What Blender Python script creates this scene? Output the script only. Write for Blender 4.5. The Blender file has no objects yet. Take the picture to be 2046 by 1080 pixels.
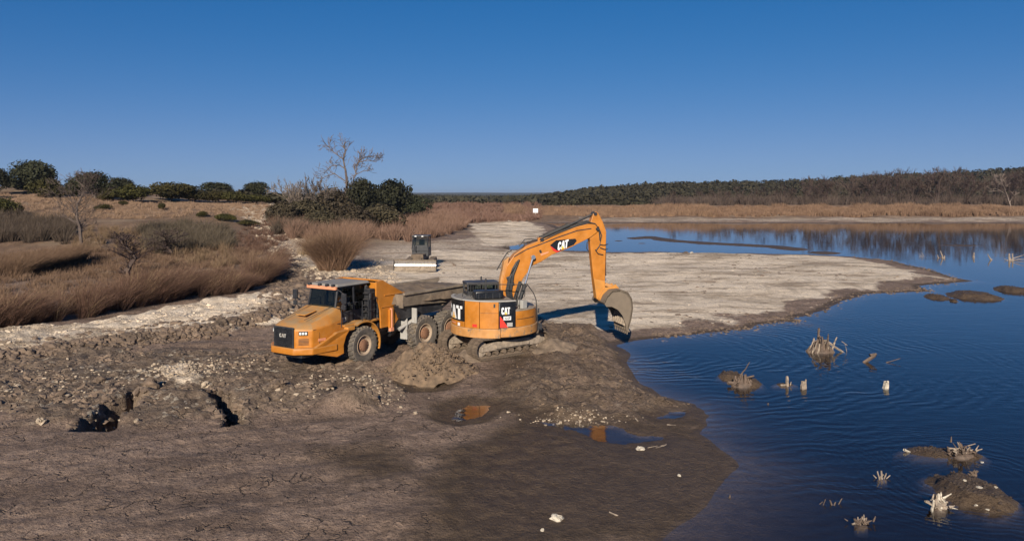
import bpy, math, random
import numpy as np
from mathutils import Vector, Matrix

R = math.radians
rng = np.random.default_rng(7)
random.seed(7)
scene = bpy.context.scene
COL = scene.collection

# ------------------------------------------------------------------ camera
CAMZ, FPX, HOR = 7.5, 1500.0, 388.0          # camera height, focal length and horizon row (in a 2046 wide frame)
cam_d = bpy.data.cameras.new('camera')
cam = bpy.data.objects.new('camera', cam_d)
COL.objects.link(cam)
cam.location = (0, 0, CAMZ)
cam.rotation_euler = (R(90), 0, 0)
cam_d.sensor_width = 36
cam_d.lens = FPX / 2046 * 36
cam_d.shift_y = -(540 - HOR) / 2046
cam_d.clip_start = 0.5
cam_d.clip_end = 30000
scene.camera = cam

# ------------------------------------------------------------------ sun, sky, exposure
SUN_EL, SUN_AZ = 24.0, 8.0                    # light travels towards +Y, 8 degrees to the right
sx, sy = math.sin(R(SUN_AZ)), math.cos(R(SUN_AZ))
ray = Vector((sx * math.cos(R(SUN_EL)), sy * math.cos(R(SUN_EL)), -math.sin(R(SUN_EL))))
sd = bpy.data.lights.new('sun', 'SUN')
sun = bpy.data.objects.new('sun', sd)
COL.objects.link(sun)
sun.rotation_euler = ray.to_track_quat('-Z', 'Y').to_euler()
sun.location = (-20, -60, 60)
sd.energy = 5.0
sd.angle = R(0.5)
sd.color = (1.0, 0.90, 0.76)

world = bpy.data.worlds.new('World')
scene.world = world
world.use_nodes = True
wn = world.node_tree
for n in list(wn.nodes): wn.nodes.remove(n)
wo = wn.nodes.new('ShaderNodeOutputWorld')
bg = wn.nodes.new('ShaderNodeBackground')
sky = wn.nodes.new('ShaderNodeTexSky')
sky.sky_type = 'NISHITA'
sky.sun_disc = False
sky.sun_elevation = R(SUN_EL)
# Blender's sky sun azimuth: 0 = +Y, clockwise seen from above; the sun stands opposite to where its light goes
sky.sun_rotation = R(180 + SUN_AZ)
sky.altitude = 400
sky.air_density = 0.6
sky.dust_density = 0.0
sky.ozone_density = 6.0
gm = wn.nodes.new('ShaderNodeHueSaturation')
gm.inputs['Saturation'].default_value = 1.2
wn.links.new(sky.outputs[0], gm.inputs['Color'])
# a dry winter sky seen through a camera: each channel rolls off softly towards the horizon
sc_ = wn.nodes.new('ShaderNodeSeparateColor'); cc_ = wn.nodes.new('ShaderNodeCombineColor')
wn.links.new(gm.outputs[0], sc_.inputs[0])
for ch, (gain, knee) in enumerate(((2.10, 1.45), (1.27, 4.5), (1.50, 6.0))):
    up_ = wn.nodes.new('ShaderNodeMath'); up_.operation = 'MULTIPLY'; up_.inputs[1].default_value = gain
    dn_ = wn.nodes.new('ShaderNodeMath'); dn_.operation = 'MULTIPLY_ADD'; dn_.inputs[1].default_value = 1 / knee; dn_.inputs[2].default_value = 1
    dv_ = wn.nodes.new('ShaderNodeMath'); dv_.operation = 'DIVIDE'
    wn.links.new(sc_.outputs[ch], up_.inputs[0]); wn.links.new(sc_.outputs[ch], dn_.inputs[0])
    wn.links.new(up_.outputs[0], dv_.inputs[0]); wn.links.new(dn_.outputs[0], dv_.inputs[1]); wn.links.new(dv_.outputs[0], cc_.inputs[ch])
wn.links.new(cc_.outputs[0], bg.inputs['Color'])
bg.inputs['Strength'].default_value = 0.078
wn.links.new(bg.outputs[0], wo.inputs['Surface'])

scene.view_settings.view_transform = 'Standard'
scene.view_settings.look = 'None'
scene.view_settings.exposure = 0.36
scene.view_settings.gamma = 1.0
scene.view_settings.use_curve_mapping = False
scene.cycles.max_bounces = 6
scene.cycles.transparent_max_bounces = 8
scene.cycles.caustics_reflective = False
scene.cycles.caustics_refractive = False

# ------------------------------------------------------------------ tagging helpers
def tag(o, label=None, cat=None, group=None, kind=None):
    if label: o['label'] = label
    if cat: o['category'] = cat
    if group: o['group'] = group
    if kind: o['kind'] = kind
    return o

def empty(name, loc, rz=0.0, label=None, cat=None, group=None):
    o = bpy.data.objects.new(name, None)
    COL.objects.link(o)
    o.location = loc
    o.rotation_euler = (0, 0, rz)
    o.empty_display_size = 0.2
    return tag(o, label, cat, group)

def mesh_np(name, V, F, mats=(), fm=None, smooth=False, parent=None):
    """V (n,3); F = (m,k) int array with constant k, or a list of tuples."""
    me = bpy.data.meshes.new(name)
    V = np.asarray(V, dtype=np.float32)
    if isinstance(F, np.ndarray):
        k = F.shape[1]
        me.vertices.add(len(V)); me.vertices.foreach_set('co', V.ravel())
        me.loops.add(F.size); me.loops.foreach_set('vertex_index', F.astype(np.int32).ravel())
        me.polygons.add(len(F))
        me.polygons.foreach_set('loop_start', np.arange(0, F.size, k, dtype=np.int32))
        me.polygons.foreach_set('loop_total', np.full(len(F), k, dtype=np.int32))
        if fm is not None: me.polygons.foreach_set('material_index', np.asarray(fm, dtype=np.int32))
        me.update(calc_edges=True)
    else:
        me.from_pydata([tuple(v) for v in V], [], [tuple(f) for f in F])
        if fm is not None: me.polygons.foreach_set('material_index', list(fm))
        me.update()
    for m in mats: me.materials.append(m)
    me.polygons.foreach_set('use_smooth', [bool(smooth)] * len(me.polygons))
    o = bpy.data.objects.new(name, me)
    COL.objects.link(o)
    if parent is not None: o.parent = parent
    return o

def copy_tree(o, parent=None):
    c = o.copy(); COL.objects.link(c); c.parent = parent
    for ch in list(o.children): copy_tree(ch, c)
    return c

# ------------------------------------------------------------------ noise (numpy)
def _hash(ix, iy, seed):
    h = (ix.astype(np.int64) * 374761393 + iy.astype(np.int64) * 668265263 + seed * 974634777) & 0xFFFFFFFF
    h = ((h ^ (h >> 13)) * 1274126177) & 0xFFFFFFFF
    h = h ^ (h >> 16)
    return (h & 0xFFFFFF).astype(np.float64) / 0xFFFFFF
def vnoise(x, y, seed=0):
    ix = np.floor(x); iy = np.floor(y); fx = x - ix; fy = y - iy
    fx = fx * fx * (3 - 2 * fx); fy = fy * fy * (3 - 2 * fy)
    a = _hash(ix, iy, seed); b = _hash(ix + 1, iy, seed); c = _hash(ix, iy + 1, seed); d = _hash(ix + 1, iy + 1, seed)
    return (a * (1 - fx) + b * fx) * (1 - fy) + (c * (1 - fx) + d * fx) * fy
def fbm(x, y, octv=4, seed=0, gain=0.5):
    s = 0; amp = 1; tot = 0
    for i in range(octv):
        s = s + amp * vnoise(x * 2 ** i, y * 2 ** i, seed + i * 17); tot += amp; amp *= gain
    return s / tot
def sstep(a, b, x):
    t = np.clip((x - a) / (b - a), 0, 1)
    return t * t * (3 - 2 * t)
def worley(x, y, seed=0):
    ix = np.floor(x); iy = np.floor(y); d = np.full(np.shape(x), 9.0)
    for a in (-1, 0, 1):
        for b in (-1, 0, 1):
            cx = ix + a; cy = iy + b
            px = cx + _hash(cx, cy, seed); py = cy + _hash(cx, cy, seed + 5)
            d = np.minimum(d, (x - px) ** 2 + (y - py) ** 2)
    return np.sqrt(d)

# ------------------------------------------------------------------ where a sight line meets a level
def P(px, py, z=0.0):
    Y = (CAMZ - z) * FPX / (py - HOR)
    return ((px - 1023) / FPX * Y, Y)
def PL(pts, z=0.0): return [P(a, b, z) for a, b in pts]

def sdist(poly, X, Y):
    """signed distance to a closed polygon, positive inside"""
    poly = np.asarray(poly, float); n = len(poly)
    d = np.full(X.shape, 1e18); ins = np.zeros(X.shape, bool)
    for i in range(n):
        ax, ay = poly[i]; bx, by = poly[(i + 1) % n]
        ex, ey = bx - ax, by - ay
        wx, wy = X - ax, Y - ay
        t = np.clip((wx * ex + wy * ey) / (ex * ex + ey * ey + 1e-12), 0, 1)
        dx = wx - ex * t; dy = wy - ey * t
        d = np.minimum(d, dx * dx + dy * dy)
        if ay != by:
            c = ((ay > Y) != (by > Y)) & (X < (bx - ax) * (Y - ay) / (by - ay) + ax)
            ins ^= c
    d = np.sqrt(d)
    return np.where(ins, d, -d)
def pdist(line, X, Y):
    d = np.full(X.shape, 1e18)
    for (ax, ay), (bx, by) in zip(line[:-1], line[1:]):
        ex, ey = bx - ax, by - ay
        wx, wy = X - ax, Y - ay
        t = np.clip((wx * ex + wy * ey) / (ex * ex + ey * ey + 1e-12), 0, 1)
        d = np.minimum(d, (wx - ex * t) ** 2 + (wy - ey * t) ** 2)
    return np.sqrt(d)

# ------------------------------------------------------------------ materials
def newmat(name):
    m = bpy.data.materials.new(name); m.use_nodes = True
    nt = m.node_tree
    return m, nt, nt.nodes['Principled BSDF']
def nd(nt, t, **kw):
    n = nt.nodes.new(t)
    for k, v in kw.items(): setattr(n, k, v)
    return n
def lk(nt, a, b): nt.links.new(a, b)
def noise(nt, vec, scale, detail=4, rough=0.55, dist=0.0):
    n = nd(nt, 'ShaderNodeTexNoise')
    n.inputs['Scale'].default_value = scale; n.inputs['Detail'].default_value = detail
    n.inputs['Roughness'].default_value = rough; n.inputs['Distortion'].default_value = dist
    if vec is not None: lk(nt, vec, n.inputs['Vector'])
    return n.outputs['Fac']
def rampf(nt, fac, a, b, lo=0.0, hi=1.0):
    n = nd(nt, 'ShaderNodeMapRange'); n.inputs['From Min'].default_value = a; n.inputs['From Max'].default_value = b
    n.inputs['To Min'].default_value = lo; n.inputs['To Max'].default_value = hi
    lk(nt, fac, n.inputs['Value']); return n.outputs[0]
def mixc(nt, fac, a, b, mode='MIX'):
    n = nd(nt, 'ShaderNodeMix', data_type='RGBA', blend_type=mode)
    for s, v in ((n.inputs[0], fac), (n.inputs[6], a), (n.inputs[7], b)):
        if isinstance(v, (int, float)): s.default_value = v
        elif isinstance(v, tuple): s.default_value = (*v, 1) if len(v) == 3 else v
        else: lk(nt, v, s)
    return n.outputs[2]
def mth(nt, op, a, b=None, clamp=False):
    n = nd(nt, 'ShaderNodeMath', operation=op); n.use_clamp = clamp
    for i, v in enumerate((a, b)):
        if v is None: continue
        if isinstance(v, (int, float)): n.inputs[i].default_value = v
        else: lk(nt, v, n.inputs[i])
    return n.outputs[0]
def bump(nt, h, strength, dist, normal=None):
    n = nd(nt, 'ShaderNodeBump'); n.inputs['Strength'].default_value = strength; n.inputs['Distance'].default_value = dist
    lk(nt, h, n.inputs['Height'])
    if normal is not None: lk(nt, normal, n.inputs['Normal'])
    return n.outputs[0]
def pos(nt): return nd(nt, 'ShaderNodeNewGeometry').outputs['Position']
def objc(nt): return nd(nt, 'ShaderNodeTexCoord').outputs['Object']
def mapv(nt, v, s):
    n = nd(nt, 'ShaderNodeMapping'); n.inputs['Scale'].default_value = s; lk(nt, v, n.inputs['Vector']); return n.outputs[0]

def simple(name, col, rough=0.6, metal=0.0, var=0.25, scale=3.0, bmp=0.0, bscale=30, dust=0.0, dustcol=(0.33, 0.26, 0.18), spec=0.5, mud=0.0):
    """coloured surface with uneven tone, optional dust lying on upward faces and mud splashed over it"""
    m, nt, b = newmat(name)
    oc = objc(nt)
    n1 = noise(nt, oc, scale, 5)
    c = mixc(nt, rampf(nt, n1, 0.3, 0.7), tuple(x * (1 - var) for x in col), tuple(min(1, x * (1 + var)) for x in col))
    rg = rampf(nt, n1, 0.3, 0.7, rough * 0.85, min(1, rough * 1.15))
    if dust:
        g = nd(nt, 'ShaderNodeNewGeometry'); s = nd(nt, 'ShaderNodeSeparateXYZ'); lk(nt, g.outputs['Normal'], s.inputs[0])
        up = rampf(nt, s.outputs['Z'], 0.15, 0.95)
        n2 = noise(nt, oc, 2.3, 6, 0.65)
        f = mth(nt, 'MULTIPLY', up, rampf(nt, n2, 0.28, 0.6)); f = mth(nt, 'MULTIPLY', f, dust, clamp=True)
        n3 = rampf(nt, noise(nt, oc, 5.0, 7, 0.7), 0.5, 0.78, 0, 0.45 * dust)
        f = mth(nt, 'MAXIMUM', f, n3)
        c = mixc(nt, f, c, dustcol)
        rg = mth(nt, 'MAXIMUM', rg, mth(nt, 'MULTIPLY', f, 0.9))
    if mud:
        n4 = rampf(nt, noise(nt, oc, 3.2, 8, 0.7), 0.62 - mud * 0.35, 0.70 - mud * 0.3)
        c = mixc(nt, n4, c, mixc(nt, noise(nt, oc, 9, 4), (0.10, 0.075, 0.05), (0.26, 0.205, 0.145)))
        rg = mth(nt, 'MAXIMUM', rg, mth(nt, 'MULTIPLY', n4, 0.95))
    lk(nt, c, b.inputs['Base Color']); lk(nt, rg, b.inputs['Roughness'])
    b.inputs['Metallic'].default_value = metal
    b.inputs['Specular IOR Level'].default_value = spec
    if bmp: lk(nt, bump(nt, noise(nt, oc, bscale, 6, 0.65), bmp, 0.03), b.inputs['Normal'])
    return m

# ================================================================== TERRAIN
ZW = -0.25                                    # water level
lake_px = [(1325, 1080), (1400, 1020), (1440, 972), (1478, 930), (1440, 898), (1398, 866), (1414, 850), (1388, 825), (1382, 806), (1322, 790),
           (1276, 770), (1262, 745), (1242, 718), (1234, 700), (1226, 689), (1250, 683), (1300, 677), (1400, 666), (1470, 660), (1510, 648),
           (1560, 642), (1602, 644), (1590, 636), (1640, 622), (1690, 600), (1740, 586), (1800, 583), (1852, 582), (1834, 570), (1900, 565), (1948, 561),
           (1905, 553), (1850, 537), (1780, 521), (1700, 512), (1600, 508), (1450, 505), (1300, 503), (1210, 503), (1120, 500), (1012, 498),
           (1012, 492), (1050, 487), (1100, 470), (1125, 458), (1105, 449), (1085, 446), (1300, 445), (1700, 446), (2046, 446)]
LAKE = [(1.6, 4.0)] + PL(lake_px, ZW)
LAKE = LAKE + [(330, LAKE[-1][1] + 4), (330, -30), (0.5, -30)]

CAL1 = PL([(700, 560), (735, 520), (800, 515), (860, 503), (1000, 500), (1210, 500), (1450, 503), (1700, 509), (1850, 533), (1960, 562), (1840, 590), (1745, 590),
           (1690, 606), (1640, 626), (1560, 646), (1480, 650), (1400, 652), (1250, 660), (1120, 650), (1080, 640), (1000, 620), (940, 600), (860, 575), (740, 575)])
CAL2 = PL([(925, 448), (1000, 440), (1060, 441), (1095, 455), (1105, 470), (1050, 486), (960, 492), (935, 478)])
CAL3 = PL([(-300, 700), (-200, 655), (0, 660), (100, 655), (200, 642), (300, 622), (400, 606), (480, 594), (540, 590), (600, 600), (590, 640), (530, 650), (450, 655), (300, 672), (150, 690), (0, 712), (-200, 740)])
CAL4 = PL([(430, 455), (560, 450), (600, 480), (720, 520), (780, 560), (640, 560), (600, 540), (540, 500), (440, 470)])
CAL6 = PL([(700, 505), (740, 478), (860, 486), (930, 478), (1005, 470), (1020, 500), (1000, 512), (860, 512), (720, 530)])
RUB = PL([(-400, 740), (0, 722), (200, 690), (420, 700), (560, 705), (640, 715), (760, 735), (800, 790), (760, 815), (640, 815), (500, 845), (430, 850), (300, 845), (220, 850), (150, 850), (0, 820), (-300, 850)])
SPOIL = PL([(930, 690), (1010, 650), (1100, 648), (1180, 655), (1230, 680), (1260, 740), (1290, 765), (1385, 800), (1380, 815), (1260, 840), (1130, 850), (1050, 815), (985, 790), (1010, 740), (1050, 715), (960, 720)], -0.15)
GRAYMUD = PL([(800, 800), (880, 770), (940, 730), (1040, 715), (1010, 745), (975, 790), (900, 825), (820, 835)])
PITS = [PL([(142, 862), (172, 838), (215, 812), (270, 792), (300, 796), (272, 822), (236, 846), (215, 862)]),
        PL([(412, 792), (440, 784), (475, 812), (498, 848), (452, 854), (438, 826)]),
        PL([(708, 756), (722, 758), (742, 782), (728, 786)])]
PUD = [PL([(893, 838), (905, 818), (935, 808), (985, 808), (975, 822), (950, 838), (915, 844)], ZW),
       PL([(1075, 840), (1150, 846), (1230, 848), (1270, 865), (1330, 868), (1300, 884), (1240, 893), (1200, 882), (1150, 866), (1090, 852)], ZW),
       PL([(1306, 832), (1340, 820), (1384, 822), (1360, 838), (1325, 838)], ZW),
       PL([(815, 764), (850, 757), (886, 760), (880, 772), (840, 774)], -0.1)]
WETS = [PL([(985, 790), (1010, 740), (1050, 715), (1080, 720), (1060, 760), (1020, 800), (1150, 830), (1240, 850), (1420, 850), (1520, 930), (1460, 1000), (1340, 1090), (900, 1080), (900, 900), (1000, 850), (1010, 815)], -0.1),
        PL([(640, 910), (760, 890), (800, 930), (720, 950)])]
BAR = PL([(1268, 476), (1300, 474), (1330, 480), (1400, 485), (1480, 489), (1540, 492), (1590, 498)], ZW)
ISL = [  # px, py centre, half width px, half depth px, height m, tilt
    (1648, 505, 32, 2.5, .12), (1920, 490, 36, 1.4, .07), (1236, 481, 8, .8, .05), (1282, 486, 8, .5, .05),
    (1946, 592, 48, 7.5, .32), (1872, 594, 20, 4.5, .2), (2022, 580, 26, 6, .3), (1905, 601, 7, 2, .12),
    (1460, 753, 26, 7, .2), (1495, 766, 26, 7, .2), (1862, 902, 50, 10, .09), (1930, 908, 30, 8, .11),
    (1938, 984, 66, 38, .26), (1568, 768, 18, 3, .05), (1335, 508, 40, 2, .2)]
ISLW = []
for (a, b, hw, hd, h) in ISL:
    x, y = P(a, b, ZW); m = FPX / y
    ISLW.append((x, y, hw / m, (P(a, b - hd, ZW)[1] - P(a, b + hd, ZW)[1]) / 2, h))

MOUNDS = [(*P(690, 808), .95, .8, .55), (*P(330, 800), 1.6, .6, .25), (*P(560, 790), 1.4, .8, .3), (*P(1170, 700, -.1), 1.3, 1.1, .34), (*P(1135, 668), 1.5, 1.2, .30), (*P(1180, 770, -.1), 1.6, .7, .16), (*P(760, 735), 1.0, .6, .3)]
def terrain(X, Y, full=False):
    X = np.asarray(X, float); Y = np.asarray(Y, float)
    dist = np.sqrt(X * X + Y * Y)
    w = np.clip(Y / 120, 0.12, 1.0)
    wx = (fbm(X / (2.2 * w + .6), Y / (2.2 * w + .6), 4, 11) - .5) * 1.7 * w
    wy = (fbm(X / (2.2 * w + .6), Y / (2.2 * w + .6), 4, 37) - .5) * 2.2 * w
    d = -sdist(LAKE, X + wx, Y + wy)
    inland = 0.27 * (1 - np.exp(-np.maximum(d, 0) / 4.5))
    z = np.where(d > 0, ZW + inland, ZW + np.maximum(d * np.interp(-d, [0, 3, 8], [.045, .07, .16]), -1.6))
    # left hill
    ridge = np.interp(X, [-260, -102, -75, -50, -38, -28, -12, 0], [13, 8.4, 6.9, 5.3, 3.0, 1.4, .45, 0])
    up = sstep(44, 155, Y + 0.25 * np.minimum(X + 40, 0)) * (1 - 0.8 * sstep(185, 420, Y))
    z = z + ridge * up * sstep(0, 25, d)
    # far levee with the reed slope
    wf = sstep(-70, 10, X) * sstep(0.5, 12, d)
    lev = np.interp(Y, [205, 236, 262, 268, 285, 420], [0, .55, 3.45, 3.45, 1.4, 1.2])
    z = z + lev * wf
    # wooded ridge on the right and far
    th = X / np.maximum(Y, 1)
    hh = np.interp(th, [.0, .05, .11, .19, .38, .45, .55, .68, .9, 1.3], [0, 2, 8.5, 12.5, 14.5, 18, 21, 26, 30, 34])
    z = z + hh * sstep(330, 690, Y) * (1 - sstep(900, 1800, Y) * .75)
    z = z + sstep(2500, 5200, Y) * (14 + 10 * (vnoise(X / 1400, Y / 5000, 3) - .5))
    # undulation
    land = sstep(0, 6, d)
    z = z + land * (fbm(X / 9, Y / 9, 3, 5) - .5) * np.interp(dist, [15, 40, 120, 300], [.22, .22, .9, 1.4]) * sstep(.0, .6, land)
    rub = sstep(-.5, .9, sdist(RUB, X + (fbm(X / 1.1, Y / 1.1, 3, 71) - .5) * 3, Y + (fbm(X / 1.1, Y / 1.1, 3, 72) - .5) * 3))
    spo = sstep(-.25, 1.0, sdist(SPOIL, X + (fbm(X / 1.1, Y / 1.1, 3, 73) - .5) * 1.2, Y + (fbm(X / 1.1, Y / 1.1, 3, 74) - .5) * 1.6))
    q = lambda l: sdist(l, X + (fbm(X / 1.4, Y / 2.4, 4, 91) - .5) * 2.4 * np.clip(Y / 50, .5, 1.6), Y + (fbm(X / 1.4, Y / 2.4, 4, 92) - .5) * 5 * np.clip(Y / 50, .4, 1.6))
    c1 = sstep(-.8, 2.0, np.minimum(q(CAL1), d * .7 - 1.2 * np.clip(Y / 60, .5, 1.3) + 3.2 * (fbm(X / 2.2, Y / 2.8, 4, 19) - .5)))
    c2 = sstep(-1, 4, q(CAL2)); c3 = sstep(-.6, .8, q(CAL3)); c4 = sstep(-2, 3, q(CAL4)) * .6
    c5 = sstep(-.6, .6, q(PL([(318, 742), (345, 728), (392, 738), (410, 762), (360, 775), (325, 765)]))) * .75
    beach = .42 * sstep(195, 212, Y) * (1 - sstep(232, 240, Y)) * sstep(0, 2.5, d) + .8 * np.exp(-((Y - 266) / 2.2) ** 2) * (X > -25)
    c6 = .46 * sstep(-3, 3, q(CAL6)); cal = np.maximum.reduce([c1, c2, c3 * .72, c4 * 1.0, c5, c6, beach])
    # track of spoil running along the haul road: dark clods
    rid = np.exp(-(pdist(PL([(-300, 745), (0, 716), (200, 692), (300, 680), (420, 662), (520, 642), (590, 622)]), X, Y) / .55) ** 2)
    rub = np.maximum(rub, rid * 1.0)
    rub = np.maximum(rub, np.exp(-(pdist(PL([(545, 520), (560, 560), (590, 600)]), X, Y) / 2.2) ** 2) * .95)
    rub = np.maximum(rub, np.exp(-(pdist(PL([(660, 560), (720, 545), (760, 548)]), X, Y) / 3) ** 2) * .5 * (1 - 0))
    chunk = (1 - worley(X / .55, Y / .55, 3)) * .22 + (1 - worley(X / .23, Y / .23, 8)) * .10 + fbm(X / 1.6, Y / 1.6, 4, 21) * .42
    z = z + rub * (chunk - .22) * .85 + rid * .22
    z = z + spo * (fbm(X / 1.1, Y / 1.1, 6, 29, .66) * .80 - .26 + (1 - worley(X / .3, Y / .3, 18)) * .07) * sstep(-.1, 1.2, d)
    z = z + cal * (fbm(X / .6, Y / .6, 4, 33) - .5) * np.interp(Y, [20, 50, 100], [.22, .12, .14]) + c3 * (.14 + (fbm(X / 1.3, Y / 1.0, 6, 83, .66) - .45) * .55) + c5 * .1 * (1 - worley(X / .3, Y / .3, 84))
    # fine lumps everywhere on mud
    z = z + land * (1 - cal) * ((fbm(X / .5, Y / .5, 4, 45) - .5) * .11 + (fbm((X * .9 + Y * .45) / 3.2, (Y * .9 - X * .45) / .8, 4, 48) - .5) * .16 + (worley(X / .16, Y / .16, 46) < .28) * -.012) * (Y < 60)
    # wheel ruts of the haul road
    for off in (-1.2, 1.2):
        road = PL([(-300, 735), (0, 722), (200, 700), (400, 680), (600, 690), (700, 715)])
        road = [(a, b + off) for a, b in road]
        z = z - .13 * np.exp(-(pdist(road, X, Y) / .33) ** 2)
    pit = np.zeros(X.shape)
    for k, pl in enumerate(PITS):
        s = sdist(pl, X + (vnoise(X / .4, Y / .4, 51) - .5) * .3, Y + (vnoise(X / .4, Y / .4, 52) - .5) * .3)
        z = z - (1.7, 2.0, .7)[k] * sstep(-.05, .3, s); pit = np.maximum(pit, sstep(-.1, .2, s))
    for (bx_, by_, ba, bb, bh) in MOUNDS: z = z + bh * np.exp(-(((X - bx_) / ba) ** 2 + ((Y - by_) / bb) ** 2)) * (.75 + .5 * fbm(X / .6, Y / .6, 3, 77))
    wet = np.zeros(X.shape)
    for pl in WETS: wet = np.maximum(wet, sstep(-2.2, 1.6, sdist(pl, X, Y) + (fbm(X / 2.2, Y / 2.2, 4, 61) - .5) * 3.0))
    wet = np.maximum(wet, 1 - sstep(.1, .9 * np.clip(Y / 45, .6, 3), d + (fbm(X, Y, 3, 62) - .5) * .5))
    flat = np.zeros(X.shape)
    for pl in PUD:
        s = sdist(pl, X + (fbm(X / .7, Y / .7, 3, 55) - .5) * .5, Y + (fbm(X / .7, Y / .7, 3, 56) - .5) * .8)
        k = sstep(-.9, -.05, s); z = z * (1 - k) + (ZW + .03) * k; z = z - .10 * sstep(-.02, .25, s)
        wet = np.maximum(wet, sstep(-1.3, 0, s))
    isl = np.zeros(X.shape)
    for (x, y, a, b, h) in ISLW:
        e = np.sqrt(((X - x) / a) ** 2 + ((Y - y) / b) ** 2) + (fbm(X / (a * .35), Y / (a * .35), 3, 66) - .5) * .5
        k = (ZW + h * np.clip(1.0 - e, -2, .45) / .45)
        near = e < 1.6
        z = np.where(near, np.maximum(z, k), z); isl = np.maximum(isl, (near & (z <= k + 1e-6) & (z > ZW - .2)) * 1.0)
    eb = pdist(BAR, X, Y) / 1.9 + (fbm(X / 3, Y / 3, 3, 67) - .5) * 1.0
    z = np.where(eb < 2.2, np.maximum(z, ZW + .28 * np.clip(1 - eb, -1.2, .6)), z); isl = np.maximum(isl, (eb < 1.3) * 1.0)
    if not full: return z
    grs = sstep(40, 60, Y + X * .35) * sstep(5, 26, -X - 4 + .05 * (Y - 60)) * (1 - np.maximum.reduce([c1, c2, c3, c4]))
    grs = np.maximum(grs, sstep(215, 240, Y) * (1 - c2))
    grs = np.maximum(grs, sstep(120, 170, Y) * (1 - c2) * sstep(2, 10, d) * (X < 20))
    wet = np.clip(wet * (1 - cal * .8) * (1 - .6 * rub), 0, 1); wet = np.maximum(wet, isl * .75)
    return z, cal, wet, np.clip(rub * .9 + spo * .35, 0, 1), np.clip(grs, 0, 1), spo

def gz(x, y): return float(terrain(np.array([x]), np.array([y]))[0])
_ys = np.exp(np.linspace(math.log(16), math.log(2500), 5000))
def G(px, py):
    """ground point on the sight line"""
    X = (px - 1023) / FPX * _ys
    zr = CAMZ - (py - HOR) / FPX * _ys
    h = terrain(X, _ys)
    k = np.nonzero(zr <= h)[0]
    i = int(k[0]) if len(k) else len(_ys) - 1
    return Vector((float(X[i]), float(_ys[i]), float(h[i])))

# ground sheet: a fan of cells, finer near the works and coarser far away
NR, NC = 860, 800
APY = -14.0
rows = np.concatenate([np.exp(np.linspace(math.log(22), math.log(330 - APY), 760)) + APY, np.exp(np.linspace(math.log(335 - APY), math.log(9000 - APY), 100)) + APY])
cols = np.linspace(-1, 1, NC); cols = np.sign(cols) * (np.abs(cols) ** 1.15) * 0.95
YY = np.repeat(rows[:, None], NC, 1); XX = (YY - APY) * cols[None, :]
zz, a_cal, a_wet, a_rub, a_grs, a_spo = terrain(XX.ravel(), YY.ravel(), True)
V = np.stack([XX.ravel(), YY.ravel(), zz], 1)
ii = np.arange(len(rows) - 1)[:, None] * NC + np.arange(NC - 1)[None, :]
F = np.stack([ii, ii + 1, ii + NC + 1, ii + NC], -1).reshape(-1, 4)

m_ground, nt, b = newmat('ground_soil')
pp = pos(nt)
at = nd(nt, 'ShaderNodeAttribute', attribute_name='zones'); sp = nd(nt, 'ShaderNodeSeparateColor'); lk(nt, at.outputs['Color'], sp.inputs[0])
at2 = nd(nt, 'ShaderNodeAttribute', attribute_name='zones_b'); sp2 = nd(nt, 'ShaderNodeSeparateColor'); lk(nt, at2.outputs['Color'], sp2.inputs[0])
CALF, WETF, RUBF, GRSF = sp.outputs[0], sp.outputs[1], sp.outputs[2], sp2.outputs[0]
nA = noise(nt, pp, .35, 6, .6); nB = noise(nt, pp, 2.6, 8, .68); nC = noise(nt, pp, 11, 6, .7)
nS = noise(nt, mapv(nt, pp, (.20, .55, 1)), 1.0, 8, .68)      # wheel-drawn streaks
mud = mixc(nt, rampf(nt, nB, .32, .68), (0.205, 0.140, 0.100), (0.42, 0.295, 0.215))
mud = mixc(nt, rampf(nt, nA, .45, .62, 0, .55), mud, (0.105, 0.070, 0.050))
mud = mixc(nt, rampf(nt, nC, .56, .66, 0, .8), mud, (0.085, 0.058, 0.043))
# shrinkage cracks
vo = nd(nt, 'ShaderNodeTexVoronoi', feature='DISTANCE_TO_EDGE'); vo.inputs['Scale'].default_value = 1.25
dv = nd(nt, 'ShaderNodeVectorMath', operation='ADD'); lk(nt, pp, dv.inputs[0])
nn = nd(nt, 'ShaderNodeTexNoise'); nn.inputs['Scale'].default_value = 1.7; nn.inputs['Detail'].default_value = 4; lk(nt, pp, nn.inputs['Vector']); lk(nt, nn.outputs['Color'], dv.inputs[1])
lk(nt, dv.outputs[0], vo.inputs['Vector'])
crk = mth(nt, 'MULTIPLY', rampf(nt, mth(nt, 'ADD', vo.outputs['Distance'], mth(nt, 'MULTIPLY', noise(nt, pp, 3.0, 3), .03)), .012, .055, 1, 0), rampf(nt, noise(nt, pp, .8, 5, .7), .49, .56))
crk = mth(nt, 'MULTIPLY', crk, rampf(nt, WETF, .2, .7, 1, 0), clamp=True)
mud = mixc(nt, mth(nt, 'MULTIPLY', crk, .85), mud, (0.03, 0.022, 0.018))
nD = noise(nt, pp, 34, 3, .6)
mud = mixc(nt, rampf(nt, nD, .60, .68, 0, .7), mud, (0.072, 0.050, 0.037)); mud = mixc(nt, rampf(nt, nD, .34, .28, 0, .35), mud, (0.42, 0.33, 0.26))
nE = noise(nt, pp, 5.5, 9, .80)
mud = mixc(nt, rampf(nt, nE, .53, .62, 0, .75), mud, (0.088, 0.062, 0.046)); mud = mixc(nt, rampf(nt, nE, .44, .36, 0, .6), mud, (0.36, 0.265, 0.20))
mr_ = nd(nt, 'ShaderNodeMapping'); mr_.inputs['Rotation'].default_value = (0, 0, -.5); mr_.inputs['Scale'].default_value = (.22, .8, 1); lk(nt, pp, mr_.inputs['Vector'])
nF = noise(nt, mr_.outputs[0], 1.0, 8, .7)
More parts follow.
